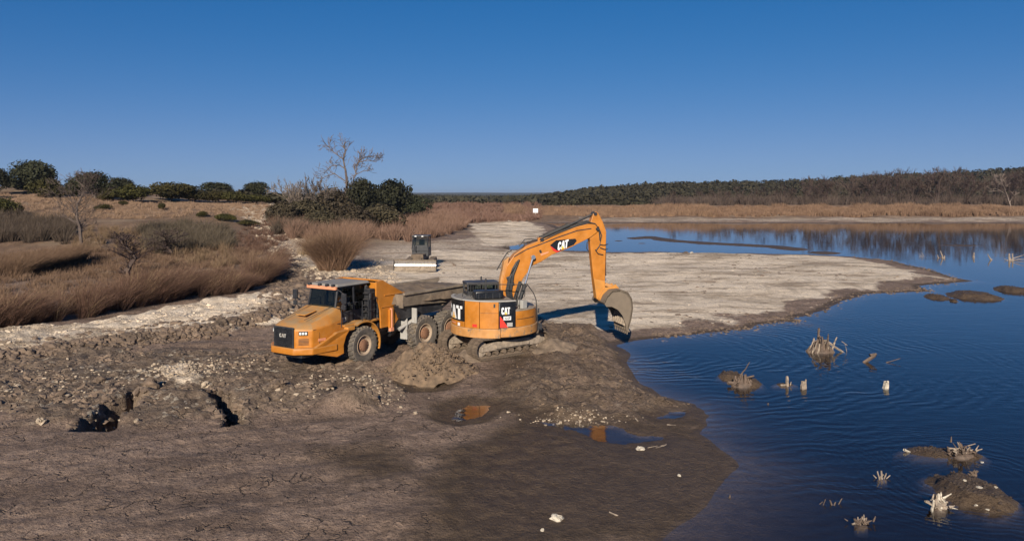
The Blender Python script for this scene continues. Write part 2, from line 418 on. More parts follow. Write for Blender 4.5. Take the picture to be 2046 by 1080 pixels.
mud = mixc(nt, rampf(nt, nF, .50, .60, 0, .5), mud, (0.120, 0.080, 0.058))
nG = noise(nt, pp, 18, 3, .7)
mud = mixc(nt, rampf(nt, nG, .60, .64, 0, .85), mud, (0.055, 0.036, 0.027))
wetc = mixc(nt, rampf(nt, nB, .3, .7), (0.064, 0.042, 0.026), (0.135, 0.091, 0.056))
wetc = mixc(nt, rampf(nt, nE, .53, .62, 0, .6), wetc, (0.045, 0.028, 0.018))
col = mixc(nt, rampf(nt, mth(nt, 'ADD', WETF, mth(nt, 'MULTIPLY', nA, .3)), .25, .80), mud, wetc)
# rubble: clods, gravel and pale stone crumbs
vr = nd(nt, 'ShaderNodeTexVoronoi'); vr.inputs['Scale'].default_value = 5.5; lk(nt, pp, vr.inputs['Vector'])
vrs = nd(nt, 'ShaderNodeSeparateColor'); lk(nt, vr.outputs['Color'], vrs.inputs[0])
rubc = mixc(nt, rampf(nt, nB, .35, .65), (0.085, 0.058, 0.040), (0.25, 0.185, 0.130))
rubc = mixc(nt, mth(nt, 'MULTIPLY', rampf(nt, vrs.outputs[0], .80, .86), rampf(nt, noise(nt, pp, .55, 3), .50, .6)), rubc, (0.45, 0.38, 0.29))
rubc = mixc(nt, rampf(nt, nE, .52, .60, 0, .7), rubc, (0.055, 0.038, 0.028))
col = mixc(nt, RUBF, col, rubc)
# caliche
cc = mixc(nt, rampf(nt, nS, .3, .62), (0.90, 0.76, 0.59), (0.74, 0.59, 0.42))
cc = mixc(nt, rampf(nt, nS, .53, .62, 0, .8), cc, (0.33, 0.245, 0.17))
cc = mixc(nt, rampf(nt, nB, .58, .66, 0, .75), cc, (0.34, 0.25, 0.17))
cc = mixc(nt, rampf(nt, nE, .56, .62, 0, .8), cc, (0.32, 0.23, 0.155))
cc = mixc(nt, rampf(nt, nC, .56, .68, 0, .8), cc, (0.24, 0.18, 0.13))
tr = nd(nt, 'ShaderNodeTexWave', wave_type='RINGS', rings_direction='Z'); tr.inputs['Scale'].default_value = .16; tr.inputs['Distortion'].default_value = 3
mp = nd(nt, 'ShaderNodeMapping'); mp.inputs['Location'].default_value = (-4, -62, 0); lk(nt, pp, mp.inputs['Vector']); lk(nt, mp.outputs[0], tr.inputs['Vector'])
big_ = noise(nt, mapv(nt, pp, (.10, .16, 1)), 1.0, 9, .66)
cc = mixc(nt, rampf(nt, big_, .50, .60, 0, .75), cc, mixc(nt, rampf(nt, nC, .4, .6), (0.36, 0.265, 0.175), (0.20, 0.145, 0.095)))
trk = mth(nt, 'MULTIPLY', rampf(nt, tr.outputs['Fac'], .78, .95), rampf(nt, noise(nt, pp, .12, 3), .48, .62, 0, .55))
cc = mixc(nt, trk, cc, (0.36, 0.28, 0.2))
cf = mth(nt, 'ADD', CALF, mth(nt, 'MULTIPLY', mth(nt, 'SUBTRACT', nB, .5), .9))
col = mixc(nt, rampf(nt, cf, .30, .58), col, cc)
spf = sp2.outputs[1]
col = mixc(nt, mth(nt, 'MULTIPLY', spf, rampf(nt, noise(nt, pp, .9, 7, .65), .40, .62, 1, .25)), col, mixc(nt, rampf(nt, nB, .35, .65), (0.085, 0.056, 0.038), (0.19, 0.135, 0.090)))
# dead-grass land
gc = mixc(nt, rampf(nt, noise(nt, mapv(nt, pp, (1, .5, 1)), .5, 7, .7), .3, .7), (0.115, 0.070, 0.042), (0.29, 0.185, 0.112))
gc = mixc(nt, rampf(nt, noise(nt, pp, .09, 5, .6), .52, .62, 0, .6), gc, (0.33, 0.245, 0.16))
gf = mth(nt, 'ADD', GRSF, mth(nt, 'MULTIPLY', mth(nt, 'SUBTRACT', nB, .5), .7))
col = mixc(nt, rampf(nt, gf, .3, .7), col, gc)
# far woodland on the ridges reads as dark juniper green (real ground cover under the scattered trees)
sy_ = nd(nt, 'ShaderNodeSeparateXYZ'); lk(nt, pp, sy_.inputs[0])
far = rampf(nt, sy_.outputs[1], 330, 400)
fc = mixc(nt, rampf(nt, noise(nt, pp, .03, 6, .7), .35, .65), (0.030, 0.030, 0.015), (0.068, 0.062, 0.034))
col = mixc(nt, far, col, fc)
lk(nt, col, b.inputs['Base Color'])
rr = rampf(nt, mth(nt, 'MULTIPLY', WETF, mth(nt, 'SUBTRACT', 1.0, CALF)), .5, 1.0, .95, .60)
lk(nt, rr, b.inputs['Roughness']); b.inputs['Specular IOR Level'].default_value = .3
hgt = mth(nt, 'ADD', mth(nt, 'MULTIPLY', nC, .6), mth(nt, 'MULTIPLY', nB, 1.0))
hgt = mth(nt, 'SUBTRACT', hgt, mth(nt, 'MULTIPLY', crk, .6))
lk(nt, bump(nt, hgt, .85, .20), b.inputs['Normal'])

ground = mesh_np('ground', V, F, [m_ground], smooth=True)
tag(ground, kind='structure')
ca = ground.data.color_attributes.new('zones', 'FLOAT_COLOR', 'POINT')
ca.data.foreach_set('color', np.stack([a_cal, a_wet, a_rub, np.ones_like(a_cal)], 1).astype(np.float32).ravel())
cb = ground.data.color_attributes.new('zones_b', 'FLOAT_COLOR', 'POINT')
cb.data.foreach_set('color', np.stack([a_grs, a_spo, a_grs * 0, np.ones_like(a_cal)], 1).astype(np.float32).ravel())

# ------------------------------------------------------------------ water
m_water = bpy.data.materials.new('lake_water'); m_water.use_nodes = True
nt = m_water.node_tree
for n in list(nt.nodes): nt.nodes.remove(n)
out = nd(nt, 'ShaderNodeOutputMaterial')
pp = pos(nt)
fr = nd(nt, 'ShaderNodeFresnel'); fr.inputs['IOR'].default_value = 1.333
gl = nd(nt, 'ShaderNodeBsdfGlossy'); gl.inputs['Roughness'].default_value = .045; gl.inputs['Color'].default_value = (1, 1, 1, 1)
tp = nd(nt, 'ShaderNodeBsdfTransparent'); tp.inputs['Color'].default_value = (.96, .97, .98, 1)
mx = nd(nt, 'ShaderNodeMixShader')
# ripples: rings spreading from the bucket's splash, and a light breeze
sepw = nd(nt, 'ShaderNodeSeparateXYZ'); lk(nt, pp, sepw.inputs[0])
def rings(cx, cy, wl, r0, r1):
    c = nd(nt, 'ShaderNodeCombineXYZ'); c.inputs[0].default_value = cx; c.inputs[1].default_value = cy; c.inputs[2].default_value = ZW
    dd = nd(nt, 'ShaderNodeVectorMath', operation='DISTANCE'); lk(nt, pp, dd.inputs[0]); lk(nt, c.outputs[0], dd.inputs[1])
    r = mth(nt, 'ADD', dd.outputs['Value'], mth(nt, 'MULTIPLY', noise(nt, pp, .28, 4), 3.4))
    s = mth(nt, 'SINE', mth(nt, 'MULTIPLY', r, 2 * math.pi / wl))
    return mth(nt, 'MULTIPLY', s, mth(nt, 'MULTIPLY', rampf(nt, dd.outputs['Value'], r0, r0 + 2, 0, 1), rampf(nt, dd.outputs['Value'], r1 * .35, r1, 1, 0)))
h = mth(nt, 'MULTIPLY', rings(6.0, 38.0, .62, .3, 24), rampf(nt, noise(nt, pp, .16, 3), .38, .68, 0, 1.6))
h2 = rings(12.6, 20.5, .34, .2, 6)
h3 = rings(9.0, 22.0, .25, .2, 4)
br = noise(nt, mapv(nt, pp, (.45, 1.6, 1)), 1.5, 4, .55)
br2 = noise(nt, mapv(nt, pp, (.12, .5, 1)), 1.0, 3, .5)
calm = rampf(nt, sepw.outputs[1], 42, 75, 1, .10)
H = mth(nt, 'ADD', mth(nt, 'MULTIPLY', h, .0055), mth(nt, 'MULTIPLY', h2, .0022))
H = mth(nt, 'ADD', H, mth(nt, 'MULTIPLY', h3, .0014))
H = mth(nt, 'ADD', H, mth(nt, 'MULTIPLY', br, .011))
H = mth(nt, 'MULTIPLY', H, calm)
H = mth(nt, 'ADD', H, mth(nt, 'MULTIPLY', br2, .008))
bp = nd(nt, 'ShaderNodeBump'); bp.inputs['Strength'].default_value = 1; bp.inputs['Distance'].default_value = 1.0; lk(nt, H, bp.inputs['Height'])
lk(nt, bp.outputs[0], fr.inputs['Normal']); lk(nt, bp.outputs[0], gl.inputs['Normal'])
gb_ = nd(nt, 'ShaderNodeNewGeometry'); lk(nt, mth(nt, 'MULTIPLY', fr.outputs[0], mth(nt, 'SUBTRACT', 1.0, gb_.outputs['Backfacing'])), mx.inputs[0]); df = nd(nt, 'ShaderNodeBsdfDiffuse'); df.inputs['Color'].default_value = (.30, .17, .09, 1); ms = nd(nt, 'ShaderNodeMixShader'); ms.inputs[0].default_value = .034     # a little silt hanging in the water
lk(nt, tp.outputs[0], ms.inputs[1]); lk(nt, df.outputs[0], ms.inputs[2]); lk(nt, ms.outputs[0], mx.inputs[1]); lk(nt, gl.outputs[0], mx.inputs[2]); lk(nt, mx.outputs[0], out.inputs['Surface'])
va = nd(nt, 'ShaderNodeVolumeAbsorption'); va.inputs['Color'].default_value = (.30, .34, .42, 1); va.inputs['Density'].default_value = 3.4
lk(nt, va.outputs[0], out.inputs['Volume'])
wv = [(-4.6, 4, ZW), (340, 4, ZW), (340, 262, ZW), (-60, 262, ZW), (-60, 62, ZW), (-4.6, 62, ZW)]
water = mesh_np('lake_water', wv, [(0, 1, 2, 5), (5, 2, 3, 4)], [m_water])
tag(water, kind='structure')

# ================================================================== VEGETATION
def leafmat(name, c1, c2, scale=1.0, back=.15, rough=.75):
    m, nt, b = newmat(name)
    pp = pos(nt)
    oi = nd(nt, 'ShaderNodeObjectInfo')
    f = rampf(nt, noise(nt, pp, scale, 4, .7), .32, .68)
    c = mixc(nt, f, c1, c2)
    hs = nd(nt, 'ShaderNodeHueSaturation'); lk(nt, c, hs.inputs['Color'])
    lk(nt, rampf(nt, oi.outputs['Random'], 0, 1, .485, .515), hs.inputs['Hue']); lk(nt, rampf(nt, oi.outputs['Random'], 0, 1, .8, 1.25), hs.inputs['Value'])
    lk(nt, hs.outputs[0], b.inputs['Base Color']); b.inputs['Roughness'].default_value = rough
    b.inputs['Specular IOR Level'].default_value = .2
    return m
m_oak = leafmat('live_oak_foliage', (0.015, 0.017, 0.008), (0.042, 0.042, 0.020), .8)
m_brush = leafmat('brushy_oak_foliage', (0.030, 0.024, 0.014), (0.082, 0.064, 0.038), .8)
m_jun = leafmat('juniper_foliage', (0.022, 0.021, 0.006), (0.066, 0.056, 0.014), .7)
m_jun2 = leafmat('far_juniper_foliage', (0.021, 0.019, 0.010), (0.052, 0.044, 0.025), .1)
m_olive = leafmat('olive_scrub', (0.042, 0.033, 0.023), (0.105, 0.080, 0.055), 2.6)
m_rust = leafmat('rusty_scrub', (0.075, 0.043, 0.028), (0.17, 0.108, 0.070), 1.5)
m_grassred = leafmat('dry_bunchgrass', (0.058, 0.033, 0.021), (0.205, 0.128, 0.080), 3.2)
m_straw = leafmat('straw_grass', (0.14, 0.088, 0.050), (0.29, 0.195, 0.118), 2.6)
m_pink = leafmat('pinkish_scrub', (0.115, 0.064, 0.044), (0.235, 0.148, 0.105), 1.2)
m_reed = leafmat('far_reeds', (0.11, 0.063, 0.042), (0.235, 0.145, 0.092), .35)
m_bark = leafmat('grey_bark', (0.085, 0.064, 0.052), (0.165, 0.13, 0.108), 1.5)
m_bark2 = leafmat('weathered_dead_wood', (0.14, 0.108, 0.09), (0.27, 0.215, 0.18), 3)
m_twig = leafmat('bare_twigs', (0.040, 0.027, 0.023), (0.092, 0.064, 0.053), .25)
m_twigred = leafmat('reddish_twigs', (0.12, 0.065, 0.048), (0.22, 0.135, 0.105), .25)

def tube_np(path, radii, n=5):
    path = np.asarray(path, float); V = []; F = []
    prev = None
    for i, p in enumerate(path):
        t = path[min(i + 1, len(path) - 1)] - path[max(i - 1, 0)]
        t = t / (np.linalg.norm(t) + 1e-9)
        a = np.cross(t, (0, 0, 1.0)) if abs(t[2]) < .92 else np.cross(t, (1.0, 0, 0))
        a /= np.linalg.norm(a) + 1e-9; bb = np.cross(t, a)
        for k in range(n):
            th = 2 * math.pi * k / n
            V.append(p + radii[i] * (math.cos(th) * a + math.sin(th) * bb))
    for i in range(len(path) - 1):
        for k in range(n):
            F.append((i * n + k, i * n + (k + 1) % n, (i + 1) * n + (k + 1) % n, (i + 1) * n + k))
    return np.array(V), np.array(F, dtype=int)

class Acc:
    def __init__(s): s.V = []; s.F = []; s.n = 0
    def add(s, V, F):
        if len(V) == 0: return
        s.V.append(np.asarray(V, float)); s.F.append(np.asarray(F) + s.n); s.n += len(V)
    def build(s, name, mats, parent=None, smooth=False):
        return mesh_np(name, np.concatenate(s.V), np.concatenate(s.F), mats, smooth=smooth, parent=parent)

def leaves(C, size, nrm=None, rg=rng, aspect=.7):
    """quads centred on C with random orientation (leaning towards nrm)"""
    n = len(C)
    N = rg.normal(size=(n, 3))
    if nrm is not None: N = N * .7 + nrm
    N /= np.linalg.norm(N, axis=1, keepdims=True) + 1e-9
    A = np.cross(N, rg.normal(size=(n, 3))); A /= np.linalg.norm(A, axis=1, keepdims=True) + 1e-9
    B = np.cross(N, A)
    s = (size * rg.uniform(.6, 1.4, n))[:, None]
    V = np.stack([C - A * s - B * s * aspect * .2, C + B * s * aspect, C + A * s + B * s * .15 * aspect, C - B * s * aspect], 1).reshape(-1, 3)
    F = np.arange(4 * n).reshape(n, 4)
    return V, F

def crown_pts(n, lobes, rg, shell=.55):
    """points in lumpy lobes: lobes = [(x,y,z,rx,ry,rz)]"""
    vol = np.array([l[3] * l[4] * l[5] for l in lobes]) ** .7; vol /= vol.sum()
    idx = rg.choice(len(lobes), n, p=vol); L = np.array(lobes)[idx]
    D = rg.normal(size=(n, 3)); D /= np.linalg.norm(D, axis=1, keepdims=True)
    r = shell + (1.03 - shell) * rg.random(n) ** .6
    r = r * (1 + .22 * (vnoise(D[:, 0] * 3 + idx * 7.3, D[:, 1] * 3 + D[:, 2] * 2.3, 9) - .5) * 2)
    return L[:, :3] + D * L[:, 3:] * r[:, None], D

def lobes_for(w, d, h, k, rg, base=.18):
    """irregular crown as k overlapping clumps in a w x d x h envelope standing on z=0"""
    out = []
    for i in range(k):
        a = rg.uniform(0, 2 * math.pi); q = rg.random() ** .6
        x = math.cos(a) * q * w * .34; y = math.sin(a) * q * d * .34
        zz_ = rg.uniform(.35, .78 - .25 * q) * h
        s = rg.uniform(.17, .27)
        out.append((x, y, max(zz_, h * base + s * h * .6), w * s * 1.05, d * s * 1.05, h * s * 1.05))
    out.append((0, 0, h * .52, w * .30, d * .30, h * .36))
    return out

def branches(start, direction, length, radius, depth, rg, acc, up=.15, spread=.6, kids=(2, 4), n=5, kink=.25, minr=.006, seg=4, shrink=.68):
    p = np.array(start, float); d = np.array(direction, float); d /= np.linalg.norm(d)
    path = [p.copy()]; rad = [radius]
    for i in range(seg):
        d = d + rg.normal(size=3) * kink * .5; d[2] += up * .25; d /= np.linalg.norm(d)
        p = p + d * length / seg; path.append(p.copy()); rad.append(max(minr, radius * (1 - .45 * (i + 1) / seg)))
    V, F = tube_np(path, rad, n if radius > .03 else 3); acc.add(V, F)
    if depth == 0: return
    for c in range(rg.integers(kids[0], kids[1] + 1)):
        i = rg.integers(max(1, seg // 2), seg + 1) if c else seg
        nd_ = d + rg.normal(size=3) * spread; nd_[2] += up
        branches(path[i], nd_, length * shrink * rg.uniform(.7, 1.2), max(minr, rad[i] * (.85 if c == 0 else .6)), depth - 1, rg, acc, up, spread, kids, n, kink, minr, max(2, seg - 1), shrink)

def tree_proto(kind, seed, w, h, nleaf=2600, lsize=.16, mat=None):
    """one evergreen tree: trunk with limbs, leafy crown"""
    rg = np.random.default_rng(seed)
    root = empty(kind, (0, 0, 0))
    tr = Acc()
    branches((0, 0, -.2), (rg.normal() * .1, rg.normal() * .1, 1), h * .38, h * .035, 3, rg, tr, up=.25, spread=.6, kids=(2, 3), n=6, shrink=.62)
    tr.build('trunk', [m_bark], root, True)
    lob = lobes_for(w, w * .85, h, 9, rg, base=.04 if kind != 'oak_tree' else .16)
    C, D = crown_pts(nleaf, lob, rg)
    C[:, 2] = np.maximum(C[:, 2], .05 * h + .2 * rg.random(nleaf))
    D2 = D.copy(); D2[:, 2] += .3
    V, F = leaves(C, lsize, D2, rg); 
    mesh_np('crown', V, F, [mat], parent=root)
    return root

def put(proto, used, px, base, top, width=None, label=None, cat='tree', group=None, rz=None, dz=-.1, pw=None, ph=None, loc=None):
    g = G(px, base) if loc is None else Vector(loc)
    m = g.y / FPX
    hh_ = (base - top) * m; ww = width * m if width else None
    o = proto if not used.get(proto.name) else copy_tree(proto)
    used[proto.name] = 1
    o.location = (g.x, g.y, g.z + dz)
    sz = hh_ / ph; sw = ww / pw if ww else sz
    o.scale = (sw, sw, sz)
    o.rotation_euler = (0, 0, random.uniform(0, 6.28) if rz is None else rz)
    tag(o, label, cat, group)
    return o
used = {}

oakA = tree_proto('oak_tree', 11, 11, 7.5, 6500, .21, m_oak)
oakB = tree_proto('oak_tree', 12, 7, 5.5, 4200, .17, m_oak)
junA = tree_proto('juniper_tree', 13, 6, 5, 4200, .16, m_jun)
junB = tree_proto('juniper_tree', 14, 7, 3.6, 3600, .16, m_jun)
put(oakA, used, 62, 386, 312, 122, 'large dark live oak with rounded crown on the left skyline', pw=10, ph=7.3, rz=0)
put(oakB, used, -4, 388, 330, 45, 'dark live oak cut by the left frame edge on the skyline', pw=6.2, ph=5.4)
put(junA, used, 96, 398, 352, 74, 'olive green juniper standing in front of the large oak on the skyline', pw=5.3, ph=4.9)
put(oakB, used, 190, 396, 337, 96, 'dark live oak behind the slender bare tree', pw=6.2, ph=5.4)
put(oakB, used, 238, 392, 350, 58, 'small dark live oak right of the bare tree on the skyline', pw=6.2, ph=5.4)
put(junA, used, 268, 404, 364, 76, 'dark brownish juniper below the small oak on the left rise', pw=5.3, ph=4.9)
put(junB, used, 338, 402, 360, 104, 'wide olive green juniper on the left rise with sloping top', pw=6.3, ph=3.4)
put(oakB, used, 425, 392, 360, 78, 'dark live oak rounded above the low cedar row', pw=6.2, ph=5.4)
put(oakB, used, 516, 396, 359, 62, 'isolated dark round-crowned oak at the right end of the cedar row', pw=6.2, ph=5.4)
for (a, bse, tp_, w_, lb) in [
        (390, 404, 376, 60, 'low green juniper at the left end of the cedar row'), (428, 405, 378, 56, 'low green juniper under the rounded oak'),
        (470, 406, 380, 62, 'low green juniper in the middle of the cedar row'), (512, 406, 386, 56, 'low green juniper under the isolated oak'),
        (150, 396, 358, 40, 'dark juniper hidden behind the slender bare tree'), (215, 402, 372, 50, 'dark juniper just right of the bare tree trunk'),
        (8, 432, 390, 62, 'dark juniper at the left frame edge below the skyline'), (-60, 402, 340, 90, 'juniper beyond the left frame edge')]:
    put(junB if w_ > 50 else junA, used, a, bse, tp_, w_, lb, pw=6.3 if w_ > 50 else 5.3, ph=3.4 if w_ > 50 else 4.9)
for (a, bse, tp_, w_, lb) in [
        (205, 420, 405, 30, 'small dark bush in the grass below the bare tree crown'), (247, 410, 399, 20, 'small olive bush right of the dark bush in the grass'),
        (403, 434, 419, 20, 'small green cedar seedling alone in the middle of the grass'), (322, 420, 402, 16, 'small reddish bush on the grass slope'),
        (452, 442, 424, 44, 'low brownish mound of scrub near the right of the slope'), (498, 452, 436, 40, 'dark low bush near the foot of the slope')]:
    put(junB, used, a, bse, tp_, w_, lb, 'bush', pw=6.3, ph=3.4)

# central thicket: oaks and brush round the dead tree
brA = tree_proto('brushy_oak', 15, 8, 6, 5200, .19, m_brush)
for i, (a, bse, tp_, w_, pr, lb) in enumerate([
        (722, 448, 350, 92, 'o', 'tall dark oak right beside the dead tree'), (782, 446, 352, 100, 'o', 'tall dark oak forming the right shoulder of the thicket'),
        (824, 438, 386, 66, 'o', 'low dark oak at the right foot of the thicket'), (664, 452, 368, 86, 'b', 'dark brushy oak left of the dead tree trunk'),
        (612, 456, 392, 92, 'b', 'olive brown brushy oak in the left half of the thicket'), (566, 454, 396, 70, 'b', 'olive brown brushy oak at the left foot of the thicket'),
        (700, 464, 402, 96, 'b', 'brushy oak at the front of the thicket under the dead tree'), (640, 466, 416, 90, 'b', 'low brushy oak at the front left of the thicket'),
        (760, 462, 402, 96, 'b', 'brushy oak at the front of the thicket below the two tall oaks')]):
    put(oakA if pr == 'o' else brA, used, a, bse, tp_, w_ * 1.12, lb, pw=10 if pr == 'o' else 7.4, ph=6.9 if pr == 'o' else 5.6)

# dead and bare trees
def bare(name, seed, h, r, depth, kids, spread, up, mats, minr=.012, first=None, twigs=True, shrink=.68, tl=.35, kink=.25):
    rg = np.random.default_rng(seed)
    root = empty(name, (0, 0, 0))
    tr = Acc()
    for (dx, dy, l0, st) in (first or [(0.05, 0, h * tl, 0)]):
        branches((0, 0, -.2), (dx, dy, 1), l0, r, depth, rg, tr, up=up, spread=spread, kids=kids, n=5, minr=minr, shrink=shrink, kink=kink)
    tr.build('trunk', [mats], root, False)
    return root
g = G(690, 440)
dead = empty('dead_tree', (g.x, g.y, g.z - .2), 0, 'tall bleached dead tree with crooked leafless limbs rising above the thicket', 'tree')
rg = np.random.default_rng(5); m_ = g.y / FPX
T = Acc(); Br = Acc()
def wpx(x, y, dy=0): return np.array([(x - 690) * m_, dy, (440 - y) * m_])
def limb(acc, pts, r0, r1, depth=2, tw=.9, nk=5):
    pts = [wpx(*p) for p in pts]; n = len(pts)
    V, F = tube_np(pts, np.linspace(r0, r1, n), 6 if r0 > .08 else 4); acc.add(V, F)
    for i in range(1, n):
        for k in range(nk if i > 1 else nk // 2):
            t = rg.random(); p = pts[i - 1] * (1 - t) + pts[i] * t
            d = (pts[i] - pts[i - 1]); d = d / np.linalg.norm(d) + rg.normal(size=3) * .65 + np.array([0, 0, .35])
            branches(p, d, tw * rg.uniform(.6, 1.5), max(.04, r1 * .8), depth, rg, acc, up=.1, spread=.55, kids=(1, 3), n=3, minr=.032, seg=3)
limb(T, [(690, 440), (692, 400), (693, 360), (690, 335)], .36, .20, 1, .8, 2)
limb(Br, [(690, 338), (686, 318), (691, 300), (684, 285)], .18, .06, 2, 1.1, 9)
limb(Br, [(688, 318), (672, 306), (662, 298), (655, 290)], .12, .05, 2, 1.0, 8)
limb(Br, [(690, 335), (678, 328), (662, 330), (648, 344)], .13, .05, 2, 1.0, 8)
limb(Br, [(700, 372), (712, 345), (707, 332), (718, 322), (734, 318), (752, 322)], .15, .05, 2, 1.0, 8)
limb(Br, [(716, 322), (728, 312), (742, 311), (755, 315)], .10, .04, 2, .9, 7)
limb(Br, [(710, 345), (716, 320), (722, 300)], .10, .05, 2, .9, 7)
limb(Br, [(690, 360), (668, 345), (652, 350), (640, 356)], .12, .05, 2, 1.0, 7)
limb(Br, [(705, 350), (725, 340), (744, 338)], .10, .05, 2, .9, 7)
T.build('trunk', [m_bark], dead); Br.build('limb', [m_bark], dead)

b1 = bare('bare_shrub', 21, 5, .07, 5, (2, 4), .55, .25, m_bark, .016, [(-.5, 0, 1.2, 0), (.4, .3, 1.3, 0), (.1, -.4, 1.2, 0), (0, .3, 1.5, 0)])
def fit(o):
    cs = np.array([tuple(v.co) for c in o.children for v in c.data.vertices])
    o['h0'] = float(cs[:, 2].max()); o['w0'] = float(np.percentile(cs[:, 0], 98) - np.percentile(cs[:, 0], 2)); return o
def putf(proto, *a, **k):
    h0, w0 = proto['h0'], proto['w0']; o = put(proto, used, *a, ph=h0, pw=w0, **k); return o
fit(b1)
putf(b1, 598, 446, 350, 66, 'pale leafless shrub rising above the left side of the thicket', 'shrub')
putf(b1, 640, 450, 345, 84, 'leafless grey shrub tangled against the dead tree', 'shrub')
putf(b1, 700, 446, 352, 70, 'grey leafless brush in front of the dead tree trunk', 'shrub')
def slender(seed, h, low=.26, mt=None):
    rg = np.random.default_rng(seed); root = empty('bare_tree', (0, 0, 0)); T = Acc(); B = Acc()
    path = [(0, 0, -.2)] + [(rg.normal() * .06 * i, rg.normal() * .06 * i, h * .82 * i / 6) for i in range(1, 7)]
    V, F = tube_np(path, [.15, .13, .11, .09, .07, .05, .035], 6); T.add(V, F); T.build('trunk', [mt or m_bark], root)
    for k in range(46):
        t = rg.uniform(low, 1.0); p = np.array([np.interp(t * 6, range(7), [q[c] for q in path]) for c in range(3)])
        az = rg.uniform(0, 6.28); reach = h * (.27 * math.sin(math.pi * min(1, max(.08, (t - .12) / .95))) + .06)
        branches(p, (math.cos(az), math.sin(az), .75 + .5 * t), reach * .62, .035, 3, rg, B, up=.25, spread=.5, kids=(2, 3), n=3, minr=.013, seg=3, shrink=.62)
    B.build('branches', [mt or m_bark], root); return fit(root)
b2 = slender(8, 9)
putf(b2, 163, 497, 332, 100, 'slender upright leafless tree with fine grey crown in the grass on the left', 'tree', rz=1.0)
b3 = slender(19, 4.4, .08, m_twig); b3.name = 'bare_shrub'
b3.children[0].name = 'stem'
fit(b3)
putf(b3, 256, 552, 458, 96, 'small spreading leafless shrub in the tall grass at the left', 'shrub', rz=2)
putf(b3, 340, 512, 452, 80, 'low leafless shrub behind the tall reddish grass', 'shrub', rz=4)
for k in ('h0', 'w0'):
    for o in list(COL.objects):
        if k in o.keys(): del o[k]

# ---- grasses: many blades joined as stuff
def blades(roots, H, lean, mat_name, mats, nb=60, wid=.03, spread=.35, curve=.5, rg=rng, jitter=.35, pal=None):
    """roots (n,3), H (n,), lean (dx,dy): tufts of curved blades"""
    n = len(roots); N = n * nb
    r = np.repeat(roots, nb, 0); Hn = np.repeat(H, nb) * rg.uniform(.45, 1.1, N)
    a = rg.uniform(0, 2 * math.pi, N); q = rg.random(N) ** .7
    sp_ = spread * np.repeat(H, nb)
    base = r + np.stack([np.cos(a) * q * sp_ * .45, np.sin(a) * q * sp_ * .45, np.zeros(N)], 1)
    D = np.stack([np.cos(a) * q * jitter + lean[0], np.sin(a) * q * jitter + lean[1], np.ones(N)], 1); D /= np.linalg.norm(D, axis=1, keepdims=True)
    mid = base + D * (Hn * .55)[:, None]
    tip = mid + (D + np.stack([np.cos(a) * curve * q + lean[0] * 1.2, np.sin(a) * curve * q, -curve * .35 * np.ones(N)], 1)) * (Hn * .45)[:, None]
    th = rg.uniform(0, math.pi, N); W = np.stack([np.cos(th), np.sin(th) * .4, np.zeros(N)], 1) * (wid * rg.uniform(.6, 1.4, N))[:, None]
    V = np.stack([base - W, base + W, mid + W * .8, mid - W * .8, tip + W * .15, tip - W * .15], 1).reshape(-1, 3)
    k = np.arange(N)[:, None] * 6
    F = np.concatenate([k + np.array([0, 1, 2, 3]), k + np.array([3, 2, 4, 5])], 0)
    return V, F
def along(line, n, depth, rg=rng):
    """random ground points scattered along a pixel polyline and 'depth' metres behind it"""
    pts = [G(a, b_) for a, b_ in line]; xy = np.array([(p.x, p.y) for p in pts])
    seg = np.linalg.norm(np.diff(xy, axis=0), axis=1); cum = np.concatenate([[0], np.cumsum(seg)])
    t = rg.random(n) * cum[-1]; x = np.interp(t, cum, xy[:, 0]); y = np.interp(t, cum, xy[:, 1])
    dd = rg.random(n) * depth; x = x - dd * .15; y = y + dd
    return np.stack([x, y, terrain(x, y) - .05], 1)
def scatter(poly, n, z=0, rg=rng):
    pl = np.array(PL(poly, z)) if z is not None else np.array([(G(a, b_).x, G(a, b_).y) for a, b_ in poly])
    out = np.zeros((0, 2))
    while len(out) < n:
        c = np.stack([rg.uniform(pl[:, 0].min(), pl[:, 0].max(), n * 3), rg.uniform(pl[:, 1].min(), pl[:, 1].max(), n * 3)], 1)
        out = np.concatenate([out, c[sdist(pl, c[:, 0], c[:, 1]) > 0]])
    out = out[:n]; return np.stack([out[:, 0], out[:, 1], terrain(out[:, 0], out[:, 1]) - .05], 1)

def grass(name, parts, mats):
    A = Acc()
    for V, F in parts: A.add(V, F)
    o = A.build(name, mats); tag(o, kind='stuff'); return o
hedge = along([(-260, 672), (-60, 660), (60, 648), (140, 640), (230, 622), (330, 604), (420, 592), (480, 584), (528, 566)], 800, 5.0)
hedge2 = along([(440, 580), (530, 560), (545, 530)], 90, 5)
hedge3 = along([(-120, 560), (30, 556), (80, 545), (130, 532)], 150, 4.5)
Hh = np.concatenate([hedge, hedge2]); Hh = Hh[fbm(Hh[:, 0] / 1.5, Hh[:, 1] / 1.5, 3, 14) > .40]; hh2 = 1.95 * rng.uniform(.65, 1.25, len(Hh)) * (0.62 + .8 * vnoise(Hh[:, 0] / 1.9, Hh[:, 1] / 1.9, 4))
o = grass('tall_reddish_grass', [blades(Hh, hh2, (.30, 0), '', None, 100, .012, .40, .55, jitter=.55)], [m_grassred])
tag(o, 'band of tall dry reddish bunchgrass leaning right along the gravel bank', 'grass')
o = grass('straw_seed_heads', [blades(Hh[::3], hh2[::3] * 1.12, (.28, 0), '', None, 26, .009, .35, .35)], [m_straw])
tag(o, 'paler straw stems standing among the tall reddish grass', 'grass')
o = grass('left_grass_clumps', [blades(hedge3, 2.2 * rng.uniform(.7, 1.2, len(hedge3)), (.35, 0), '', None, 90, .016, .45, .5)], [m_grassred])
tag(o, 'dark reddish grass clumps behind the band at the left frame edge', 'grass')

